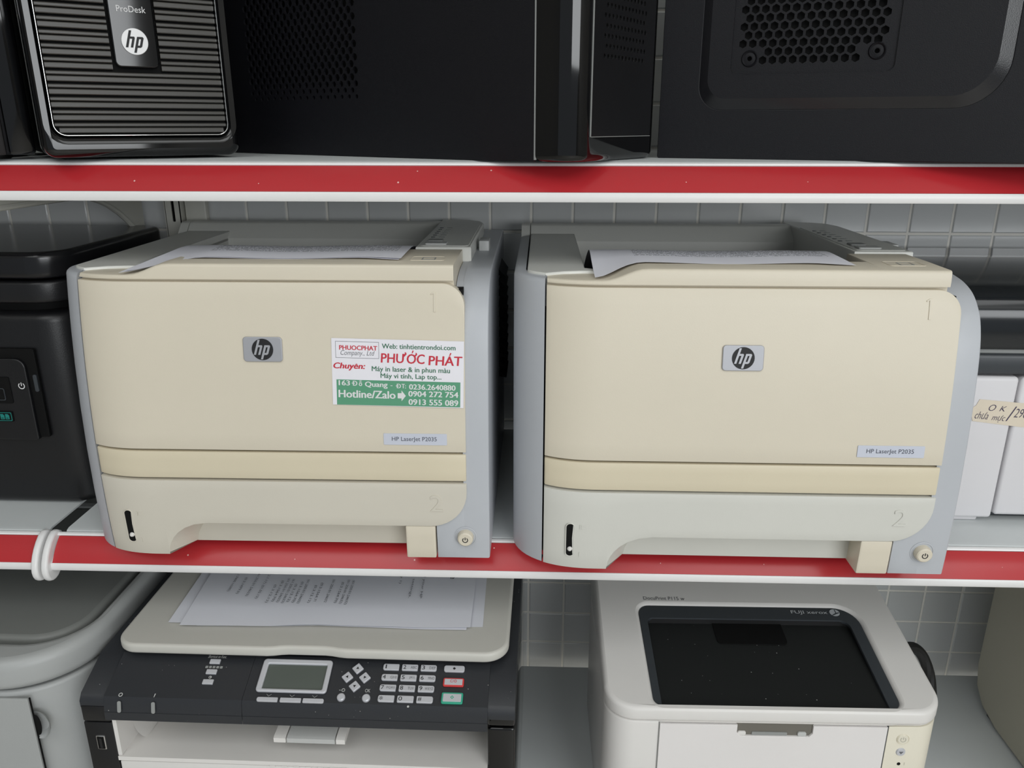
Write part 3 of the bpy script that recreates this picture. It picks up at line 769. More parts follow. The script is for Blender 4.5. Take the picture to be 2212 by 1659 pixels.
while z < 0.200:
    hgt = 0.0045 if k % 2 == 0 else 0.0030
    x0 = 0.0105; x1 = 0.1530
    if z < 0.028: x0, x1 = 0.0135, 0.1505
    if z + hgt > 0.0765 and z < 0.20:
        slat(x0, 0.0625, z, z + hgt, 0.0058, t); slat(0.1025, x1, z, z + hgt, 0.0058, t)
    else:
        slat(x0, x1, z, z + hgt, 0.0058, t)
    z += hgt + (0.0009 if k % 2 == 0 else 0.0021); k += 1
F1 = FRONT(0.0065)
lp = plate('logo_panel', rrect(0.0645, 0.0775, 0.1005, 0.200, [0.005, 0.005, 0.001, 0.001]), 0.0035, F1, M_gloss, t, 0.0012, 2)
L1 = FRONT(0.0030) @ Matrix.Translation((0.0825, 0.0985, 0))
plate('badge_disc', circ(0, 0, 0.0108, 36), 0.0012, L1, M_whitedisc, lp, 0.0004)
hp_letters(0.0098, L1, M_ink, lp, 0.0012, 0.0003)
text_fit('lettering', 'ProDesk', 0.0712, 0.0945, 0.1218, 0.1268, FRONT(0.0028), M_whiteink, lp, 0.0003)
for fx, fy in ((0.105, 0.050), (0.03, 0.05), (0.105, 0.23), (0.03, 0.23)):
    box('foot', fx - 0.016, fx + 0.016, fy - 0.012, fy + 0.012, -0.0003, 0.0085, M_rubber, t, 0.003)

# --- middle tower: side panel towards the viewer, gloss bezel to the right
ang = math.atan2(0.9453 - 0.70, -0.3475 + 0.01)        # direction near corner -> rear
t = thing('desktop_tower', 'black computer tower turned sideways, perforated side panel and glossy rounded bezel', 'computer', (-0.0094, 0.658, ZT), math.radians(-33.5))
T2 = t
t.scale = (0.94,) * 3
# local: -x runs to the rear, +x out of the bezel, -y is the side facing the viewer
holes = []
px, pz = 0.0105, 0.0060
for r in range(17):
    for c in range(16):
        u = 0.212 + c * px + (px / 2 if r % 2 else 0)
        zz = 0.0570 + r * pz
        rr = 0.0034 if r > 2 else 0.0020 + 0.0004 * r
        holes.append(circ(-u, zz, rr * 1.05, 8)[::-1])
plate('side_panel', [rrect(-0.417, 0.0005, 0.0, 0.330, 0.0015)] + holes, 0.0022, FRONT(0.0), M_blackpaint, t)
box('vent_backing', -0.405, -0.195, 0.010, 0.014, 0.03, 0.31, M_dark, t)
box('case', -0.416, -0.002, 0.015, 0.145, 0.002, 0.330, M_blackpaint, t, 0.001)
# bezel in plan: bulges forward with a large rounded corner next to the side panel
bez = [(0.0005, -0.0020), (0.0135, -0.0010)]
for i in range(9):
    a = -PI / 2 + i * PI / 16
    bez.append((0.0165 + 0.024 * math.cos(a), 0.0225 + 0.0235 * math.sin(a)))
for i in range(7):
    a = i * PI / 12
    bez.append((0.0250 + 0.0155 * math.cos(a), 0.130 + 0.020 * math.sin(a)))
bez += [(0.0005, 0.150)]
plate('bezel', bez, 0.330, TOP(0.0005), M_gloss, t, 0.006, 3)
box('panel_seam', -0.0004, 0.0008, -0.0024, 0.0, 0.002, 0.33, M_midgrey, t)
fm = FRONT(0)
FX = Matrix(((0, 0, 1, 0.0404), (1, 0, 0, 0), (0, 1, 0, 0), (0, 0, 0, 1)))     # facing +x
mesh_holes = []
for r in range(10):
    for c in range(12):
        mesh_holes.append(circ(0.040 + c * 0.0062 + (0.0031 if r % 2 else 0), 0.085 + r * 0.0078, 0.0021, 6)[::-1])
plate('front_mesh', [rrect(0.0215, 0.0215, 0.130, 0.325, 0.001)] + mesh_holes, 0.0010, FX, M_mfpblack, t, 0.0002)
plate('front_edge_line', rrect(0.0208, 0.0205, 0.0213, 0.326, 0.0), 0.0012, FX, M_midgrey, t)
plate('front_edge_line', rrect(0.0208, 0.0205, 0.1300, 0.0210, 0.0), 0.0012, FX, M_midgrey, t)
for fx in (-0.36, -0.045, 0.012):
    for fy in (0.022, 0.13):
        lathe('foot', [(0, 0.0), (0.012, 0.0), (0.013, 0.0), (0.013, 0.0025)], Matrix.Translation((fx, fy, 0.0)), M_rubber, t, 16)

# --- right tower: embossed side panel with honeycomb vent
a3 = math.atan2(0.6506 - 0.75, 0.3698 - 0.1034)
t = thing('desktop_tower', 'black computer tower with embossed side panel and hexagonal vent holes', 'computer', (0.1034, 0.750, ZT), a3)
T3 = t
box('case', 0.001, 0.398, 0.004, 0.168, 0.0015, 0.350, M_blackpaint, t, 0.001)
# outer skin with a stepped opening
o1 = rrect(-0.004, 0.0, 0.402, 0.352, 0.002)
e1 = rrect(0.0300, 0.0410, 0.2640, 0.330, [0.020, 0.036, 0.036, 0.020], 10)
e2 = rrect(0.0375, 0.0500, 0.2540, 0.322, [0.016, 0.030, 0.030, 0.016], 10)
plate('side_panel', [o1, e1[::-1]], 0.0040, FRONT(0.0040), M_blackpaint, t, 0.0006)
# sloping step between the two outlines
bm = bmesh.new()
ra = [bm.verts.new((p[0], 0.0004, p[1])) for p in e1]; rb_ = [bm.verts.new((p[0], -0.0045, p[1])) for p in e2]
for i in range(len(ra)): bm.faces.new((ra[i], ra[(i + 1) % len(ra)], rb_[(i + 1) % len(ra)], rb_[i]))
from_bm('embossed_step', bm, M_blacksatin, t, 40)
v0 = rrect(0.0560, 0.0690, 0.1830, 0.190, 0.006)
plate('raised_field', [e2, v0[::-1]], 0.0040, FRONT(-0.0005), M_blackpaint, t)
hexes = []
hx, hz = 0.0080, 0.00760
rowz = [0.0800, 0.0864]
r = 0
zz = 0.0800
while zz < 0.175:
    if r < 2: xa, xb = 0.0815, 0.1560
    else: xa, xb = 0.0645, 0.1760
    x = xa + (hx * 0.5 if r % 2 else 0)
    while x <= xb:
        hexes.append(circ(x, zz, 0.0034, 6, None, PI / 6)[::-1]); x += hx
    zz += hz * 0.86; r += 1
screws = [circ(0.0709, 0.0815, 0.0020, 10)[::-1], circ(0.1688, 0.0846, 0.0020, 10)[::-1]]
vent = plate('vent_plate', [rrect(0.0555, 0.0685, 0.1835, 0.1905, 0.006)] + hexes + screws, 0.0020, FRONT(-0.0010), M_blackpaint, t)
box('vent_backing', 0.055, 0.185, 0.0012, 0.0035, 0.068, 0.192, M_dark, t)
for sx, sz in ((0.0709, 0.0815), (0.1688, 0.0846)):
    lathe('screw_boss', [(0.0026, 0.0005), (0.0048, 0.0002), (0.0060, 0.0016), (0.0068, 0.0002)], FRONT(-0.0028) @ Matrix.Translation((sx, sz, 0)), M_blackpaint, vent, 20)
for fx in (0.05, 0.35):
    for fy in (0.02, 0.15):
        lathe('foot', [(0, 0.0), (0.012, 0.0), (0.013, 0.0), (0.013, 0.002)], Matrix.Translation((fx, fy, 0.0)), M_rubber, t, 16)
# notch chip on the far edge
t = thing('desktop_tower', 'plain black computer case cut off by the upper left edge of the picture', 'computer', (-0.4440, 0.6945, ZT), A36)
box('case', -0.18, 0.0, 0.006, 0.20, 0.004, 0.36, M_blackpaint, t, 0.003)
box('front_skin', -0.18, -0.022, 0.0, 0.007, 0.004, 0.36, M_blackmatte, t, 0.002)
box('corner_trim', -0.020, 0.0, -0.001, 0.008, 0.004, 0.36, M_gloss, t, 0.003)
for fx in (-0.15, -0.03):
    lathe('foot', [(0, 0.0), (0.012, 0.0), (0.013, 0.001), (0.013, 0.005)], Matrix.Translation((fx, 0.04, 0.0)), M_rubber, t, 16)
    lathe('foot', [(0, 0.0), (0.012, 0.0), (0.013, 0.001), (0.013, 0.005)], Matrix.Translation((fx, 0.17, 0.0)), M_rubber, t, 16)

# ------------------------------------------------------------------ black printer at the left of the middle shelf
t = thing('inkjet_printer', 'black multifunction printer with rounded lid at the left edge of the middle shelf', 'printer', (-0.70, 0.735, 1.1655))
OFF = Vector((-0.70, 0.735, 1.1655))
ZM = 1.1655
plate('lower_body', rrect(-0.92, 0.735, -0.468, 0.955, [0.02, 0.034, 0.02, 0.02], 10), 0.208, TOP(ZM + 0.001), M_mfpblack, t, 0.010, 4)
plate('gap_band', rrect(-0.91, 0.748, -0.478, 0.945, [0.02, 0.04, 0.02, 0.02], 8), 0.03, TOP(1.366), M_dark, t, 0.002)
plate('upper_body', rrect(-0.925, 0.733, -0.468, 0.955, [0.02, 0.034, 0.02, 0.02], 10), 0.022, TOP(1.384), M_mfpblack, t, 0.004, 3)
lid = plate('scanner_lid', rrect(-0.925, 0.731, -0.466, 0.955, [0.02, 0.034, 0.02, 0.02], 10), 0.026, TOP(1.4080), M_mfpgloss, t, 0.006, 4)
rec = plate('control_recess', rrect(-0.86, 1.2450, -0.5072, 1.3390, 0.002), 0.004, FRONT(0.7350), M_dark, t, 0.0005)
cpl = plate('control_panel', rrect(-0.855, 1.2430, -0.5170, 1.3295, [0.002, 0.002, 0.010, 0.010]), 0.007, FRONT(0.7345), M_mfpblack, t, 0.0012, 2)
plate('display_window', rrect(-0.70, 1.2826, -0.5355, 1.3107, 0.002), 0.0006, FRONT(0.7273), M_dark, cpl, 0.0002)
plate('display_frame', [rrect(-0.66, 1.2860, -0.5420, 1.2990, 0.002), rrect(-0.6592, 1.2868, -0.5428, 1.2982, 0.0015)[::-1]], 0.0005, FRONT(0.7266), M_slate, cpl)
power_icon('power_symbol', 0.0034, 0.0009, FRONT(0.7274) @ Matrix.Translation((-0.5237, 1.3015, 0)), M_whiteink, cpl, 0.0004)
plate('copy_button', rrect(-0.580, 1.2630, -0.5388, 1.2742, 0.0015), 0.0012, FRONT(0.7274), M_dark, cpl, 0.0003)
plate('button_outline', [rrect(-0.5790, 1.2640, -0.5398, 1.2732, 0.0012), rrect(-0.5784, 1.2646, -0.5404, 1.2726, 0.001)[::-1]], 0.0003, FRONT(0.7263), M_teal, cpl)
for k in range(2):
    x = -0.5515 + 0.0050 * k
    plate('button_icon', [(x, 1.2658), (x + 0.0040, 1.2658), (x + 0.0040, 1.2700), (x + 0.0026, 1.2714), (x, 1.2714)], 0.0003, FRONT(0.7263), M_teal, cpl)
    plate('button_icon', rrect(x + 0.0008, 1.2668, x + 0.0030, 1.2674, 0), 0.0001, FRONT(0.72595), M_dark, cpl)
plate('side_key', rrect(-0.5125, 1.2944, -0.5085, 1.3125, 0.0018), 0.0035, FRONT(0.7330), M_slate, t, 0.0006)
OFF = Vector((0, 0, 0))

# ------------------------------------------------------------------ white multifunction printer at the right of the middle shelf
t = thing('multifunction_printer', 'white multifunction printer with dark glossy scanner lid behind the right ivory printer', 'printer', (0.60, 0.735, 1.1655))
OFF = Vector((0.60, 0.735, 1.1655))
plate('left_cheek', rrect(0.385, 0.735, 0.4535, 0.985, [0.030, 0.003, 0.003, 0.02], 8), 0.150, TOP(ZM + 0.006), M_whitemfp, t, 0.004, 3)
plate('front_cover', rrect(0.4555, 0.735, 0.86, 0.985, [0.003, 0.02, 0.02, 0.003], 8), 0.146, TOP(ZM + 0.0095), M_whitemfp, t, 0.004, 3)
plate('seam', rrect(0.40, 0.745, 0.85, 0.975, 0.01), 0.14, TOP(ZM + 0.008), M_midgrey, t)
plate('base', rrect(0.45, 0.752, 0.85, 0.975, 0.004), 0.012, TOP(ZM + 0.0005), M_slate, t, 0.001)
plate('foot', rrect(0.405, 0.742, 0.445, 0.80, 0.004), 0.007, TOP(ZM + 0.0005), M_whitemfp, t, 0.001)
plate('scanner_base', rrect(0.384, 0.736, 0.862, 0.985, [0.030, 0.02, 0.02, 0.02], 8), 0.020, TOP(1.3235), M_slate, t, 0.003, 2)
plate('scanner_gap', rrect(0.388, 0.742, 0.858, 0.98, [0.030, 0.02, 0.02, 0.02], 8), 0.006, TOP(1.3425), M_midgrey, t)
# lid: front face leans back into a flat glossy top
lp_ = [(0.740, 1.3475), (0.738, 1.352), (0.7385, 1.380), (0.742, 1.394), (0.750, 1.4015), (0.762, 1.4045), (0.90, 1.4090), (0.975, 1.4090), (0.982, 1.404), (0.982, 1.3475)]
o = prism_x('scanner_lid', lp_, 0.386, 0.860, M_mfpgloss2, t)
tp = plate('tape_note', [(0, 0), (-0.004, 0.012), (0.0008, 0.0165), (0.003, 0.0225), (0.075, 0.0165), (0.075, -0.0075), (0.047, -0.0055)], 0.0003, FRONT(0.7348) @ Matrix.Translation((0.4165, 1.2765, 0)) , M_tape, t)
TN = FRONT(0.7344) @ Matrix.Translation((0.4165, 1.2765, 0)) @ Matrix.Rotation(-0.075, 4, 'Z')
text_fit('handwriting', 'O', 0.0120, 0.0185, 0.0120, 0.0185, TN, M_pen, tp, 0.0002, shear=0.3, bold=-0.012)
text_fit('handwriting', 'K', 0.0225, 0.0285, 0.0125, 0.0178, TN, M_pen, tp, 0.0002, shear=0.3, bold=-0.012)
text_fit('handwriting', 'chưa', 0.0010, 0.0135, 0.0030, 0.0105, TN, M_pen, tp, 0.0002, shear=0.3, bold=-0.012)
text_fit('handwriting', 'mực', 0.0175, 0.0300, 0.0010, 0.0085, TN, M_pen, tp, 0.0002, shear=0.3, bold=-0.012)
text_fit('handwriting', '/', 0.0310, 0.0380, 0.0030, 0.0185, TN, M_pen, tp, 0.0002, shear=0.1, bold=-0.012)
text_fit('handwriting', '290', 0.0375, 0.0500, 0.0075, 0.0165, TN, M_pen, tp, 0.0002, shear=0.2, bold=-0.012)
OFF = Vector((0, 0, 0))

# ------------------------------------------------------------------ copier with keypad on the lower shelf (built in place, then moved to its base)
ZB = 0.790
t = thing('copier', 'black and white multifunction copier with keypad and grey display under the middle shelf', 'copier', (-0.23, 0.605, ZB))
OFF = Vector((-0.23, 0.605, ZB))
COP = t
XL, XR = -0.4400, -0.0233
# side pillars and back of the body
box('left_pillar', XL, -0.4125, 0.601, 0.93, ZB + 0.001, 1.0030, M_mfpblack, t, 0.0012)
box('left_pillar_cap', XL + 0.0005, -0.4125, 0.6005, 0.93, 1.0045, 1.0220, M_mfpblack, t, 0.0012)
box('right_pillar', -0.0495, XR, 0.604, 0.93, ZB + 0.001, 1.0080, M_gloss, t, 0.0025, 3)
box('right_pillar_cap', -0.0495, XR, 0.604, 0.93, 1.0090, 1.0250, M_gloss, t, 0.0035, 3)
box('rear_body', -0.413, -0.049, 0.80, 0.93, ZB + 0.001, 1.02, M_mfpblack, t)
# scanner housing
prof = [(0.6015, 1.0200), (0.6015, 1.0270), (0.606, 1.0330), (0.647, 1.0488), (0.93, 1.0488), (0.93, 1.0200)]
prism_x('scanner_housing', prof, XL, XR, M_charcoal, t)
sl = math.radians(22)
PO = Vector((0, 0.645, 1.0500))
PM = frame(PO, (1, 0, 0), (0, math.cos(sl), math.sin(sl)))       # u = x, v = up the slope
# operating panel with a rolled front edge
pp = [(0.646, 1.0500)]
pp += [(0.645 + v * math.cos(sl), 1.0500 + v * math.sin(sl)) for v in (-0.01, -0.03, -0.046)]
for k in range(1, 7):
    a = k * 11.5
    pp.append((0.6023 - 0.0050 * math.sin(math.radians(a)) * 0.9, 1.0328 - 0.0022 * k - 0.0003 * k * k))
pp += [(0.5985, 1.0175), (0.604, 1.0165), (0.646, 1.0300)]
pan = prism_x('operating_panel', pp, -0.4157, -0.2823, M_charcoal, t)
prism_x('operating_panel', pp, -0.2820, -0.0490, M_charcoal, t)
def on_panel(name, loop, m, par, d=0.0022, bev=0.0006, lift=0.0):
    return plate(name, loop, d, PM @ Matrix.Translation((0, 0, lift)), m, par, bev, 2)
def shear(loop, k=0.0): return [(u + k * v, v) for u, v in loop]
# display
fr = rrect(-0.2715, -0.0380, -0.2030, -0.0035, 0.0035); fi = rrect(-0.2658, -0.0345, -0.2078, -0.0090, 0.001)
disp = on_panel('display_frame', [fr, fi[::-1]], M_silver, t, 0.0030, 0.0012)
on_panel('display_glass', rrect(-0.2665, -0.0350, -0.2070, -0.0085, 0.0), M_lcd, disp, 0.0010, 0.0001)
# soft keys under the display with their chevrons
for i, uc in enumerate((-0.2577, -0.2354, -0.2137)):
    rr = [0.0016, 0.0007, 0.0007, 0.0016] if i == 0 else ([0.0007] * 4 if i == 1 else [0.0007, 0.0016, 0.0016, 0.0007])
    kk = on_panel('soft_key', rrect(uc - 0.0100, -0.0472, uc + 0.0100, -0.0430, rr), M_silver, t, 0.0022, 0.0004)
    on_panel('chevron', [(uc - 0.0024, -0.0388), (uc, -0.0408), (uc + 0.0024, -0.0388), (uc + 0.0024, -0.0393), (uc, -0.0414), (uc - 0.0024, -0.0393)], M_midgrey, kk, 0.0002, 0.0)
# shortcut keys
for i, vc in enumerate((-0.0078, -0.0187, -0.0292)):
    uc = -0.3200
    kk = on_panel('shortcut_key', rrect(uc - 0.0052, vc - 0.0025, uc + 0.0052, vc + 0.0025, 0.0006), M_silver, t, 0.0022, 0.0006)
    if i == 1:
        for q in range(5): on_panel('key_icon', rrect(uc - 0.0082 + 0.0036 * q, vc + 0.0044, uc - 0.0056 + 0.0036 * q, vc + 0.0068, 0.0004), M_midgrey, kk, 0.0002, 0.0)
    if i == 2:
        on_panel('key_icon', [circ(uc, vc + 0.0055, 0.0015, 14), circ(uc, vc + 0.0055, 0.0010, 14)[::-1]], M_lightgrey, kk, 0.0002, 0.0)
        on_panel('key_icon', [(uc, vc + 0.0045), (uc + 0.001, vc + 0.0055), (uc, vc + 0.0065)], M_lightgrey, kk, 0.0002, 0.0)
text_fit('panel_lettering', 'Shortcut to Func.', -0.3290, -0.3105, -0.0034, -0.0002, PM, M_lightgrey, pan, 0.0003, shear=0.25)
# arrow keys
for (uc, vc, ar) in ((-0.1775, -0.0112, 90), (-0.1860, -0.0204, 180), (-0.1690, -0.0204, 0), (-0.1772, -0.0296, 270)):
    loop = [(uc + x, vc + y) for x, y in rrect(-0.0042, -0.0042, 0.0042, 0.0042, 0.0008, 3)]
    R45 = Matrix.Rotation(PI / 4, 2)
    loop = [tuple(Vector((uc, vc)) + R45 @ (Vector(p) - Vector((uc, vc)))) for p in loop]
    kk = on_panel('arrow_key', loop, M_silver, t, 0.0026, 0.0007)
    a = math.radians(ar)
    tri = [(uc + 0.0016 * math.cos(a + q), vc + 0.0016 * math.sin(a + q)) for q in (0, 2.1, 4.19)]
    on_panel('arrow_mark', tri, M_ink, kk, 0.0002, 0.0, 0.0026)
for uc, s in ((-0.1882, ''), (-0.1643, 'OK')):
    kk = lathe('round_key', [(0, 0.0026), (0.0030, 0.0025), (0.0038, 0.0018), (0.0040, 0)], PM @ Matrix.Translation((uc, -0.0405, 0)), M_silver, t, 20)
    if s: text_fit('key_lettering', s, uc - 0.0024, uc + 0.0026, -0.0345, -0.0310, PM, M_lightgrey, kk, 0.0003)
    else:
        on_panel('key_icon', [circ(uc + 0.0005, -0.0328, 0.0017, 14), circ(uc + 0.0005, -0.0328, 0.0012, 14)[::-1]], M_lightgrey, kk, 0.0002, 0.0)
        on_panel('key_icon', rrect(uc - 0.0034, -0.0332, uc - 0.0020, -0.0327, 0), M_lightgrey, kk, 0.0002, 0.0)
# number pad
labs = [['1', '2', '3'], ['4', '5', '6'], ['7', '8', '9'], ['*', '0', '#']]
subs = [['', 'ABC', 'DEF'], ['GHI', 'JKL', 'MNO'], ['PQRS', 'TUV', 'WXYZ'], ['', '', '']]
for r in range(4):
    for c in range(3):
        uc = -0.1452 + c * 0.01835; vc = -0.0086 - r * 0.01075
        rr = [0.0010] * 4
        if c == 0: rr = [0.0020, 0.0008, 0.0008, 0.0020]
        if c == 2: rr = [0.0008, 0.0020, 0.0020, 0.0008]
        kk = on_panel('number_key', rrect(uc - 0.0078, vc - 0.0033, uc + 0.0078, vc + 0.0033, rr), M_silver, t, 0.0024, 0.0006)
        text_fit('key_lettering', labs[r][c], uc - (0.0064 if labs[r][c] != '1' else 0.0054), uc - (0.0036 if labs[r][c] != '1' else 0.0043) + (0.0006 if r == 3 else 0), vc - 0.0019, vc + 0.0021, PM, M_ink, kk, 0.0026)
        if subs[r][c]:
            n = len(subs[r][c]); text_fit('key_lettering', subs[r][c], uc + 0.0068 - 0.0020 * n, uc + 0.0068, vc - 0.0014, vc + 0.0012, PM, M_greyink, kk, 0.0026, bold=-0.004)
on_panel('pad_icon', circ(-0.1235, -0.0472, 0.0011, 12), M_lightgrey, pan, 0.0002, 0.0)
# start, clear and mono start keys
kk = on_panel('start_key', rrect(-0.0935, -0.0120, -0.0735, -0.0052, 0.0022), M_silver, t, 0.0024, 0.0006)
on_panel('start_mark', [(-0.0850, -0.0086), (-0.0835, -0.0072), (-0.0820, -0.0086), (-0.0835, -0.0100)], M_ink, kk, 0.0002, 0.0, 0.0024)
kk = on_panel('clear_key', rrect(-0.0930, -0.0268, -0.0730, -0.0182, 0.0016), M_redring, t, 0.0022, 0.0006)
on_panel('key_face', rrect(-0.0916, -0.0255, -0.0744, -0.0195, 0.0004), M_silver, kk, 0.0006, 0.0002, 0.0021)
text_fit('key_lettering', 'C/', -0.0862, -0.0828, -0.0232, -0.0205, PM, M_redink, kk, 0.0029)
on_panel('stop_mark', [circ(-0.0812, -0.0218, 0.0013, 12), circ(-0.0812, -0.0218, 0.0009, 12)[::-1]], M_redink, kk, 0.0002, 0.0, 0.0027)
kk = on_panel('copy_start_key', rrect(-0.0930, -0.0440, -0.0726, -0.0330, 0.0016), M_greenring, t, 0.0024, 0.0006)
on_panel('key_face', rrect(-0.0914, -0.0424, -0.0742, -0.0346, 0.0004), M_silver, kk, 0.0006, 0.0002, 0.0022)
on_panel('start_mark', [[(-0.0846, -0.0382), (-0.0828, -0.0364), (-0.0810, -0.0382), (-0.0828, -0.0400)], [(-0.0838, -0.0382), (-0.0828, -0.0392), (-0.0818, -0.0382), (-0.0828, -0.0372)]], M_greenring, kk, 0.0002, 0.0, 0.0028)
# indicator lamps on the rolled edge
LM = frame((0, 0.5990, 1.0240), (1, 0, 0), (0, 0.25, 1))
for uc in (-0.4000, -0.3670):
    ld = plate('indicator_lamp', rrect(uc - 0.0018, -0.0055, uc + 0.0018, 0.0058, 0.0016), 0.0012, LM, M_midgrey, t, 0.0003)
LT = frame((0, 0.6020, 1.0335), (1, 0, 0), (0, math.cos(sl), math.sin(sl)))
plate('lamp_icon', [circ(-0.3995, 0.0015, 0.0020, 14), circ(-0.3995, 0.0015, 0.0013, 14)[::-1]], 0.0003, LT, M_lightgrey, pan)
plate('lamp_icon', [(-0.3669, 0.0), (-0.3663, 0.0), (-0.3660, 0.0035), (-0.3670, 0.0035)], 0.0003, LT, M_lightgrey, pan)
# usb socket
us = box('usb_socket', -0.4300, -0.4210, 0.5998, 0.61, 0.9715, 0.9880, M_chrome, t, 0.0008)
box('socket_gap', -0.4287, -0.4223, 0.5992, 0.602, 0.9728, 0.9867, M_dark, us)
box('socket_tongue', -0.4265, -0.4240, 0.5988, 0.602, 0.9740, 0.9855, M_blackmatte, us)
# document lid
lidl = rrect(-0.4212, 0.6365, -0.0315, 0.93, [0.022, 0.024, 0.01, 0.01], 10)
cut = [i for i in range(len(lidl)) if lidl[i][0] < -0.3 and lidl[i][1] < 0.6366][-1]
dip = [(-0.268 + 0.0072 * k, 0.6365 + 0.0032 * smooth(min(k, 11 - k) / 3.0)) for k in range(12)]
li = lidl[:cut + 1] + dip + lidl[cut + 1:]
lid = plate('document_lid', li, 0.0107, TOP(1.0553), M_lidwhite, t, 0.0032, 3)
plate('lid_underside', rrect(-0.412, 0.652, -0.041, 0.925, 0.015), 0.0075, TOP(1.0480), M_charcoal, lid)
# output bay
fl = [(0.601, 0.9580), (0.601, 0.9625), (0.63, 0.9620), (0.80, 0.9500), (0.80, 0.9450)]
prism_x('output_floor', fl, -0.4122, -0.0498, M_white, t)
box('front_cover', -0.4118, -0.0500, 0.6022, 0.64, ZB + 0.004, 0.9562, M_white, t, 0.0015)
for q in range(13):
    box('cover_rib', -0.262 + 0.0118 * q, -0.257 + 0.0118 * q, 0.6010, 0.604, 0.9562, 0.9582, M_white, t)
prism_x('left_inner_wall', [(0.6025, 0.963), (0.6025, 1.016), (0.80, 1.016), (0.80, 0.95)], -0.4124, -0.4085, M_white, t)
bm = shell_bm([[(-0.4085 + 0.012 * (1 - math.cos(a * PI / 16)), 0.628 + 0.02 * k, 0.962 - 0.0 * k + 0.02 * (1 - math.sin(a * PI / 16)) - 0.0008 * k) for a in range(9)] for k in range(6)])
from_bm('bay_fillet', bm, M_white, t)
box('bay_ceiling', -0.412, -0.050, 0.612, 0.80, 1.0150, 1.0195, M_lightgrey, t)
prism_x('bay_boss', [(0.622, 1.015), (0.622, 0.995), (0.640, 0.985), (0.700, 0.985), (0.700, 1.015)], -0.4080, -0.378, M_white, t)
stp = [(0.6085, 0.9790), (0.6085, 0.9840), (0.612, 0.9850), (0.70, 0.9890), (0.70, 0.9840)]
st = prism_x('paper_stop', stp, -0.2455, -0.1985, M_lightgrey, t)
prism_x('stop_arm', stp, -0.2585, -0.2468, M_white, st)
prism_x('stop_arm', stp, -0.1972, -0.1885, M_white, st)
OFF = Vector((0, 0, 0))

# sheets lying on the copier lid
def lid_sheet(name, label, pts, dz, m, lumps):
    """quad of four corners (front-left, front-right, rear-right, rear-left), gently cockled"""
    nx, ny = 28, 16
    fl, fr_, rr_, rl = [Vector(p) for p in pts]
    O = Vector((fl.x, fl.y, 1.0662))
    grid = []
    for j in range(ny + 1):
        row = []
        for i in range(nx + 1):
            u, v = i / nx, j / ny
            p = fl * (1 - u) * (1 - v) + fr_ * u * (1 - v) + rr_ * u * v + rl * (1 - u) * v
            z = 1.0662 + dz + lumps * (0.0032 * math.exp(-((u - 0.5) / 0.16) ** 2 - (v / 0.25) ** 2) + 0.0012 * math.sin(u * 11 + 2 * v) ** 2 * (1 - v) + 0.0012 * smooth((0.12 - u) / 0.12) * (1 - v))
            row.append(Vector((p.x, p.y, z)) - O)
        grid.append(row)
    bm = shell_bm(grid, (0, 0, -0.00012))
    o = from_bm(name, bm, m, None, 60)
    o.location = O
    return tag(o, label, 'paper', 'loose sheets on the copier lid')
M_sheet = paper_mat('plain_paper', 1, 9, 10, 9, 10, (100, 100, 100), base=(232, 233, 240))
lid_sheet('paper_sheet', 'lowest sheet on the copier lid, its right corner sticking out', [(-0.350, 0.6690), (-0.0590, 0.6790), (-0.066, 0.92), (-0.352, 0.92)], 0.0000, M_sheet, 0.4)
lid_sheet('paper_sheet', 'middle sheet on the copier lid, its left corner sticking out', [(-0.3805, 0.6715), (-0.075, 0.6716), (-0.078, 0.92), (-0.392, 0.92)], 0.0012, M_sheet, 0.4)
top = lid_sheet('paper_sheet', 'top printed sheet on the copier lid with sideways test page text', [(-0.3655, 0.6650), (-0.0712, 0.6738), (-0.0768, 0.92), (-0.3855, 0.92)], 0.0026, M_sheet, 0.7)
# sideways print on the top sheet: runs towards the viewer, letters turned a quarter
SO = Vector((-0.3655, 0.6650, 1.0662))
def side_text(s, x, y_top, length, size, m, bold=0.0):
    F = frame((x, y_top, 1.0662 + 0.0044), (0.03, -1, 0), (1, 0.03, 0))
    F.translation = F.translation - SO
    text_fit('print_line', s, 0, length, -size / 2, size / 2, F, m, top, 0.0, bold=bold)
def ends(s, x, y_end, length, size, m): side_text(s, x, y_end + length, length, size, m)
ends('Test Page', -0.1010, 0.7600, 0.0600, 0.0085, M_ink)
ends('correctly installed your HP', -0.1330, 0.7210, 0.120, 0.0034, M_greyink)
ends('server and port settings.', -0.1445, 0.7210, 0.115, 0.0034, M_greyink)
ends('(Copy 1)', -0.1570, 0.7480, 0.036, 0.0032, M_greyink)
rows = 16
for i in range(rows):
    x = -0.2080 - 0.0056 * i
    if i not in (3, 5, 8): ends(('(61.250.01.24632)', '(61.250.01.24632)', '(0.3.1564.70)', '(0.3.12.12)')[i % 4], x, 0.7060 + 0.0012 * (i % 3), (0.046, 0.046, 0.040, 0.034)[i % 4], 0.0034, M_greyink)
    ends(('p115.dll', 'drv.dll', 'ui115.dll', 'res.dll')[i % 4], x, 0.7620, 0.036, 0.0034, M_greyink)
for i in range(4):
    ends(('(15.2.1.17) (01.02.13)', '(61.250.01.24632)', '(0.3.1479.0)', '(0.1.7600.16385)')[i], -0.3060 - 0.0115 * i, 0.7130 + 0.004 * i, (0.056, 0.046, 0.032, 0.040)[i], 0.0034, M_greyink)
    ends(('print.dll', 'ui.dll', 'dll', 'test')[i], -0.3060 - 0.0115 * i, 0.7720 + 0.004 * i, 0.026, 0.0034, M_greyink)

# ------------------------------------------------------------------ small white laser printer
t = thing('laser_printer', 'small white laser printer with a black recessed output tray on the lower shelf', 'printer', (0.2420, 0.6720, ZB), 0.018)
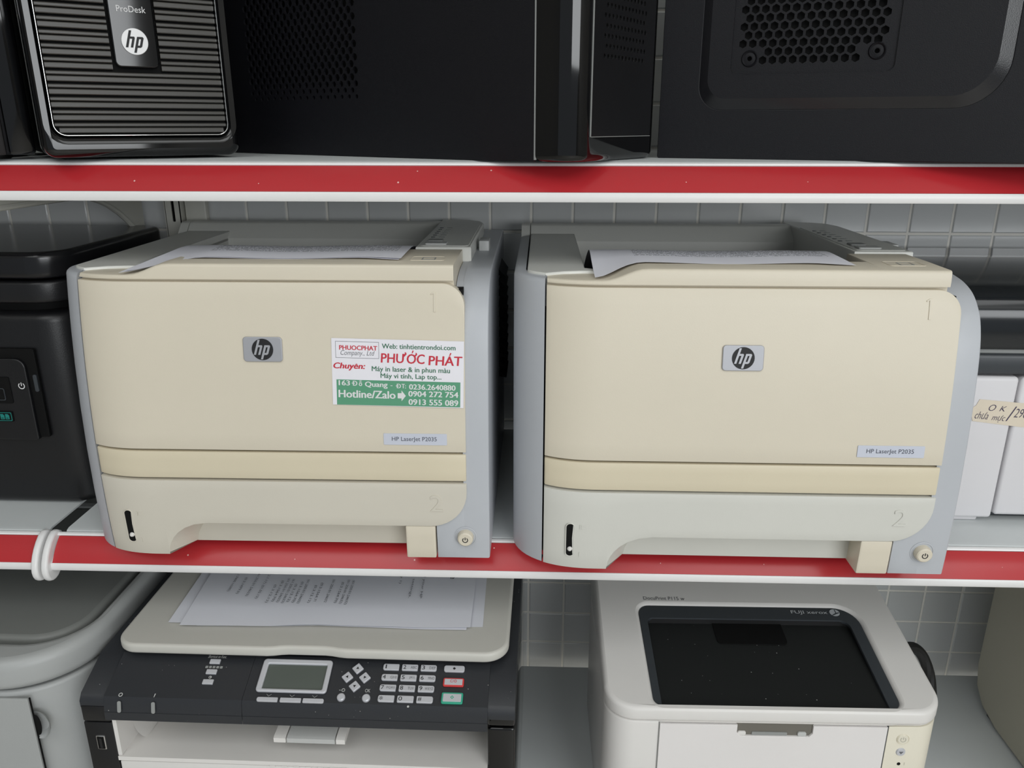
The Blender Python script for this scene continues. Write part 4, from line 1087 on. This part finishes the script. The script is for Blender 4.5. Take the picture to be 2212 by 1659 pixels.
# local frame: x centred, y=0 at the front face, z=0 on the shelf
X0, X1 = -0.1735, 0.1720
def ytop(y): return 0.1935 + (y - 0.0) * 0.1737
plate('body', rrect(X0, 0.0, X1, 0.245, [0.030, 0.028, 0.02, 0.02], 10), 0.172, TOP(0.003), M_white, t, 0.003, 2)
# top cover: rounded slab whose upper face climbs to the back, with the tray well cut through
outer = rrect(X0 - 0.001, -0.003, X1 + 0.001, 0.245, [0.032, 0.030, 0.02, 0.02], 12)
well = rrect(-0.1240, 0.0030, 0.1290, 0.1440, [0.010, 0.012, 0.026, 0.012], 8)
me = curve_mesh([outer, well[::-1]], 0.020, 0.005, 3)
for v in me.vertices:
    f = (v.co.z) / 0.020
    v.co.z = 0.1760 + f * (ytop(v.co.y) - 0.1760)
add_mesh('top_cover', me, M_white, t, 40)
TP = frame((0, 0, ytop(0)), (1, 0, 0), (0, 1, 0.1737))
cs = math.sqrt(1 + 0.1737 ** 2)
# slate surround and black tray floor
w2 = rrect(-0.1245, 0.0025, 0.1295, 0.1445, [0.010, 0.012, 0.026, 0.012], 8)
tr = rrect(-0.1165, 0.0000, 0.1170, 0.1250, [0.002, 0.002, 0.010, 0.006], 6)
bm = bmesh.new()
def ring(pts, dz): return [bm.verts.new((x, y, ytop(y) + dz)) for x, y in pts]
surround = plate('tray_surround', [w2, rrect(-0.1160, 0.0030, 0.1165, 0.1245, [0.002, 0.002, 0.010, 0.006], 6)[::-1]], 0.004, TP @ Matrix.Diagonal((1, cs, 1, 1)) @ Matrix.Translation((0, 0, -0.0065)), M_slate, t, 0.0006)
bm.free()
bm = bmesh.new()
q = [(-0.119, 0.0010, ytop(0) - 0.0045), (0.120, 0.0010, ytop(0) - 0.0045), (0.120, 0.127, ytop(0.127) - 0.0100), (-0.119, 0.127, ytop(0.127) - 0.0100)]
v = [bm.verts.new(p) for p in q] + [bm.verts.new((p[0], p[1], 0.1700)) for p in q]
for f in ((0, 1, 2, 3), (4, 7, 6, 5), (0, 4, 5, 1), (1, 5, 6, 2), (2, 6, 7, 3), (3, 7, 4, 0)): bm.faces.new([v[i] for i in f])
tray = from_bm('output_tray', bm, M_tray, t)
bm = bmesh.new()
vv = [[bm.verts.new((x, y, z)) for z in (ytop(y) - 0.0040, ytop(y) - 0.018)] for x, y in rrect(-0.1170, 0.0025, 0.1175, 0.1252, [0.002, 0.002, 0.010, 0.006], 6)]
for i in range(len(vv)): bm.faces.new((vv[i][0], vv[(i + 1) % len(vv)][0], vv[(i + 1) % len(vv)][1], vv[i][1]))
from_bm('tray_wall', bm, M_blackmatte, t, 40)
sl2 = math.atan2(-0.0215 + 0.1737 * 0.126, 0.126)
yr = lambda y: ytop(0) - 0.0045 + (ytop(0.127) - 0.0100 - ytop(0) + 0.0045) * (y - 0.001) / 0.126
TF = frame((0, 0.0, yr(0)), (1, 0, 0), (0, 0.126, yr(0.127) - yr(0.001)))
plate('finger_slot', rrect(-0.0400, 0.094, 0.0395, 0.128, [0.006, 0.006, 0, 0]), 0.0010, TF, M_dark, tray, 0.0002)
# lettering
text_fit('lettering', 'DocuPrint P115 w', -0.1170, -0.0680, 0.1530, 0.1585, TP, M_greyink, t, 0.0004)
text_fit('maker_lettering', 'FUJI xerox', 0.0540, 0.0965, 0.1345, 0.1412, TP, M_silverink, surround, -0.0019, bold=0.012)
GL = TP @ Matrix.Translation((0.1050, 0.1385, -0.0021))
plate('maker_globe', circ(0, 0, 0.0058, 24, 0.0055), 0.0002, GL, M_silverink, surround)
plate('globe_band', [(-0.004, -0.004), (0.0008, -0.0008), (0.0006, 0.0048), (0.0016, 0.0046), (0.0019, -0.0006), (0.0052, 0.0004), (0.0052, -0.0006), (0.0012, -0.0024), (-0.0032, -0.0046)], 0.0002, GL @ Matrix.Translation((0, 0, 0.0002)), M_slate, surround)
# front: cover, handle slot, control strip
fc = rrect(-0.1180, 0.006, 0.1145, 0.1735, 0.001)
hs = rrect(-0.0385, 0.1600, 0.0390, 0.1760, [0.004, 0.004, 0.0, 0.0])
cov = [(-0.1180, 0.006), (0.1145, 0.006), (0.1145, 0.1735), (0.0390, 0.1735), (0.0390, 0.1640), (0.0355, 0.1600), (-0.0350, 0.1600), (-0.0385, 0.1640), (-0.0385, 0.1735), (-0.1180, 0.1735)]
plate('front_cover', cov, 0.0035, FRONT(0.0010), M_white2, t, 0.0005)
plate('cover_seam', rrect(0.1145, 0.006, 0.1160, 0.1737, 0), 0.0012, FRONT(0.0002), M_slate, t)
plate('cover_seam', rrect(-0.1188, 0.006, -0.1180, 0.1737, 0), 0.0012, FRONT(0.0002), M_midgrey, t)
plate('slot_back', rrect(-0.0390, 0.1585, 0.0395, 0.1745, 0), 0.0008, FRONT(0.0006), M_slotgrey, t)
plate('slot_grip', rrect(-0.0230, 0.1602, 0.0135, 0.1640, 0.001), 0.0016, FRONT(0.0003), M_midgrey, t, 0.0003)
plate('slot_grip', rrect(-0.0375, 0.1602, -0.0290, 0.1650, 0.002), 0.0022, FRONT(0.0003), M_white, t, 0.0005)
plate('slot_grip', rrect(0.0240, 0.1602, 0.0330, 0.1650, 0.002), 0.0022, FRONT(0.0003), M_lightgrey, t, 0.0005)
cs_ = plate('control_strip', rrect(0.1160, -0.0015, 0.1728, 0.060, [0.0005, 0.029, 0.0005, 0.0005], 10), 0.1700, TOP(0.0040), M_cream, t, 0.0006)
CF = FRONT(-0.0015)
lathe('power_button', [(0, 0.0012), (0.0052, 0.0012), (0.0058, 0.0004), (0.0062, 0.0010), (0.0067, 0.0)], CF @ Matrix.Translation((0.1320, 0.1590, 0)), M_cream, cs_, 24)
power_icon('power_symbol', 0.0030, 0.0007, CF @ Matrix.Translation((0.1320, 0.1590, 0)), M_creamgrey, cs_, 0.0014)
lathe('go_button', [(0, 0.0012), (0.0042, 0.0012), (0.0050, 0.0)], CF @ Matrix.Translation((0.1322, 0.1425, 0)), M_silver, cs_, 24)
plate('go_mark', [(-0.0024, 0.0012), (0.0, -0.0020), (0.0024, 0.0012)][::-1], 0.0002, CF @ Matrix.Translation((0.1322, 0.1425, 0.0012)), M_greyink, cs_)
for zc in (0.1270, 0.1165):
    lathe('status_light', [(0, 0.0004), (0.0017, 0.0004), (0.0019, 0.0)], CF @ Matrix.Translation((0.1325, zc, 0)), M_dark, cs_, 14)
plate('light_icon', rrect(0.1380, 0.1255, 0.1385, 0.1290, 0), 0.0002, CF, M_creamgrey, cs_)
box('base', X0 + 0.01, X1 - 0.01, 0.015, 0.235, 0.0, 0.004, M_slate, t)

# black mains cord looped beside the small printer
pts = []
for i in range(25):
    a = -0.5 * PI + PI * i / 24
    pts.append((0.438 + 0.034 * math.cos(a) - 0.01 * (i / 24), 0.80 + 0.008 * math.sin(2 * a), 0.905 + 0.062 * math.sin(a)))
pts = [(0.425, 0.86, 0.800), (0.432, 0.84, 0.812), (0.436, 0.82, 0.826)] + pts
cord = from_bm('power_cord', tube_mesh(pts, 0.0065, 10), M_rubber)
tag(cord, 'thick black mains cord looping beside the small white laser printer', 'cord')

# ------------------------------------------------------------------ cream machine at the right end of the lower shelf
t = thing('printer', 'cream-coloured machine side cut off by the lower right edge of the picture', 'printer', (0.78, 0.80, ZB))
OFF = Vector((0.78, 0.80, ZB))
side = [(0.640, ZB + 0.004), (0.870, ZB + 0.004), (0.905, ZB + 0.012), (0.925, ZB + 0.030), (0.932, ZB + 0.060), (0.932, 1.09), (0.64, 1.09)]
MX = Matrix(((0, 0, 1, 0.598), (1, 0, 0, 0), (0, 1, 0, 0), (0, 0, 0, 1)))
plate('side_cover', side, 0.020, MX, M_oldcream, t, 0.004, 3)
box('body', 0.615, 0.96, 0.635, 0.925, ZB + 0.006, 1.095, M_oldcream, t, 0.006, 3)
box('base', 0.605, 0.955, 0.65, 0.90, ZB, ZB + 0.007, M_slate, t)
OFF = Vector((0, 0, 0))

# ------------------------------------------------------------------ grey printer at the left end of the lower shelf
t = thing('laser_printer', 'grey office printer with rounded top edge left of the copier', 'printer', (-0.62, 0.60, ZB))
OFF = Vector((-0.62, 0.60, ZB))
# body: rounded front corner at right
plate('body', rrect(-0.95, 0.604, -0.447, 0.93, [0.02, 0.075, 0.02, 0.02], 14), 0.238, TOP(ZB + 0.003), M_lightgrey2, t, 0.004, 2)
topo = rrect(-0.95, 0.600, -0.445, 0.93, [0.02, 0.080, 0.02, 0.02], 14)
topi = rrect(-0.93, 0.637, -0.462, 0.92, [0.02, 0.050, 0.02, 0.02], 12)
plate('top_frame', [topo, topi[::-1]], 0.034, TOP(ZB + 0.243), M_lightgrey2, t, 0.010, 4)
plate('top_gap', rrect(-0.935, 0.632, -0.458, 0.925, [0.02, 0.05, 0.02, 0.02], 12), 0.010, TOP(ZB + 0.238), M_dark, t)
plate('scanner_lid', rrect(-0.93, 0.6435, -0.466, 0.92, [0.02, 0.046, 0.02, 0.02], 12), 0.026, TOP(ZB + 0.249), M_midgrey2, t, 0.006, 3)
plate('front_door', rrect(-0.90, ZB + 0.01, -0.4905, ZB + 0.2375, 0.002), 0.0025, FRONT(0.6030), M_lightgrey2, t, 0.0005)
plate('door_seam', rrect(-0.4905, ZB + 0.01, -0.4893, ZB + 0.2375, 0.0), 0.0010, FRONT(0.6036), M_dark, t)
lathe('thumb_notch', [(0.0, -0.006), (0.008, -0.005), (0.0120, -0.001), (0.0128, 0.0008)], FRONT(0.6036) @ Matrix.Translation((-0.4870, 0.9955, 0)) @ Matrix.Diagonal((0.9, 1.25, 1, 1)), M_lightgrey2, t, 24)
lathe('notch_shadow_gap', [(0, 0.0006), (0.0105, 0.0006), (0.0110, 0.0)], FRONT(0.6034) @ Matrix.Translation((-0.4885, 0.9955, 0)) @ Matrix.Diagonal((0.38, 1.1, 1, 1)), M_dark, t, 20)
OFF = Vector((0, 0, 0))
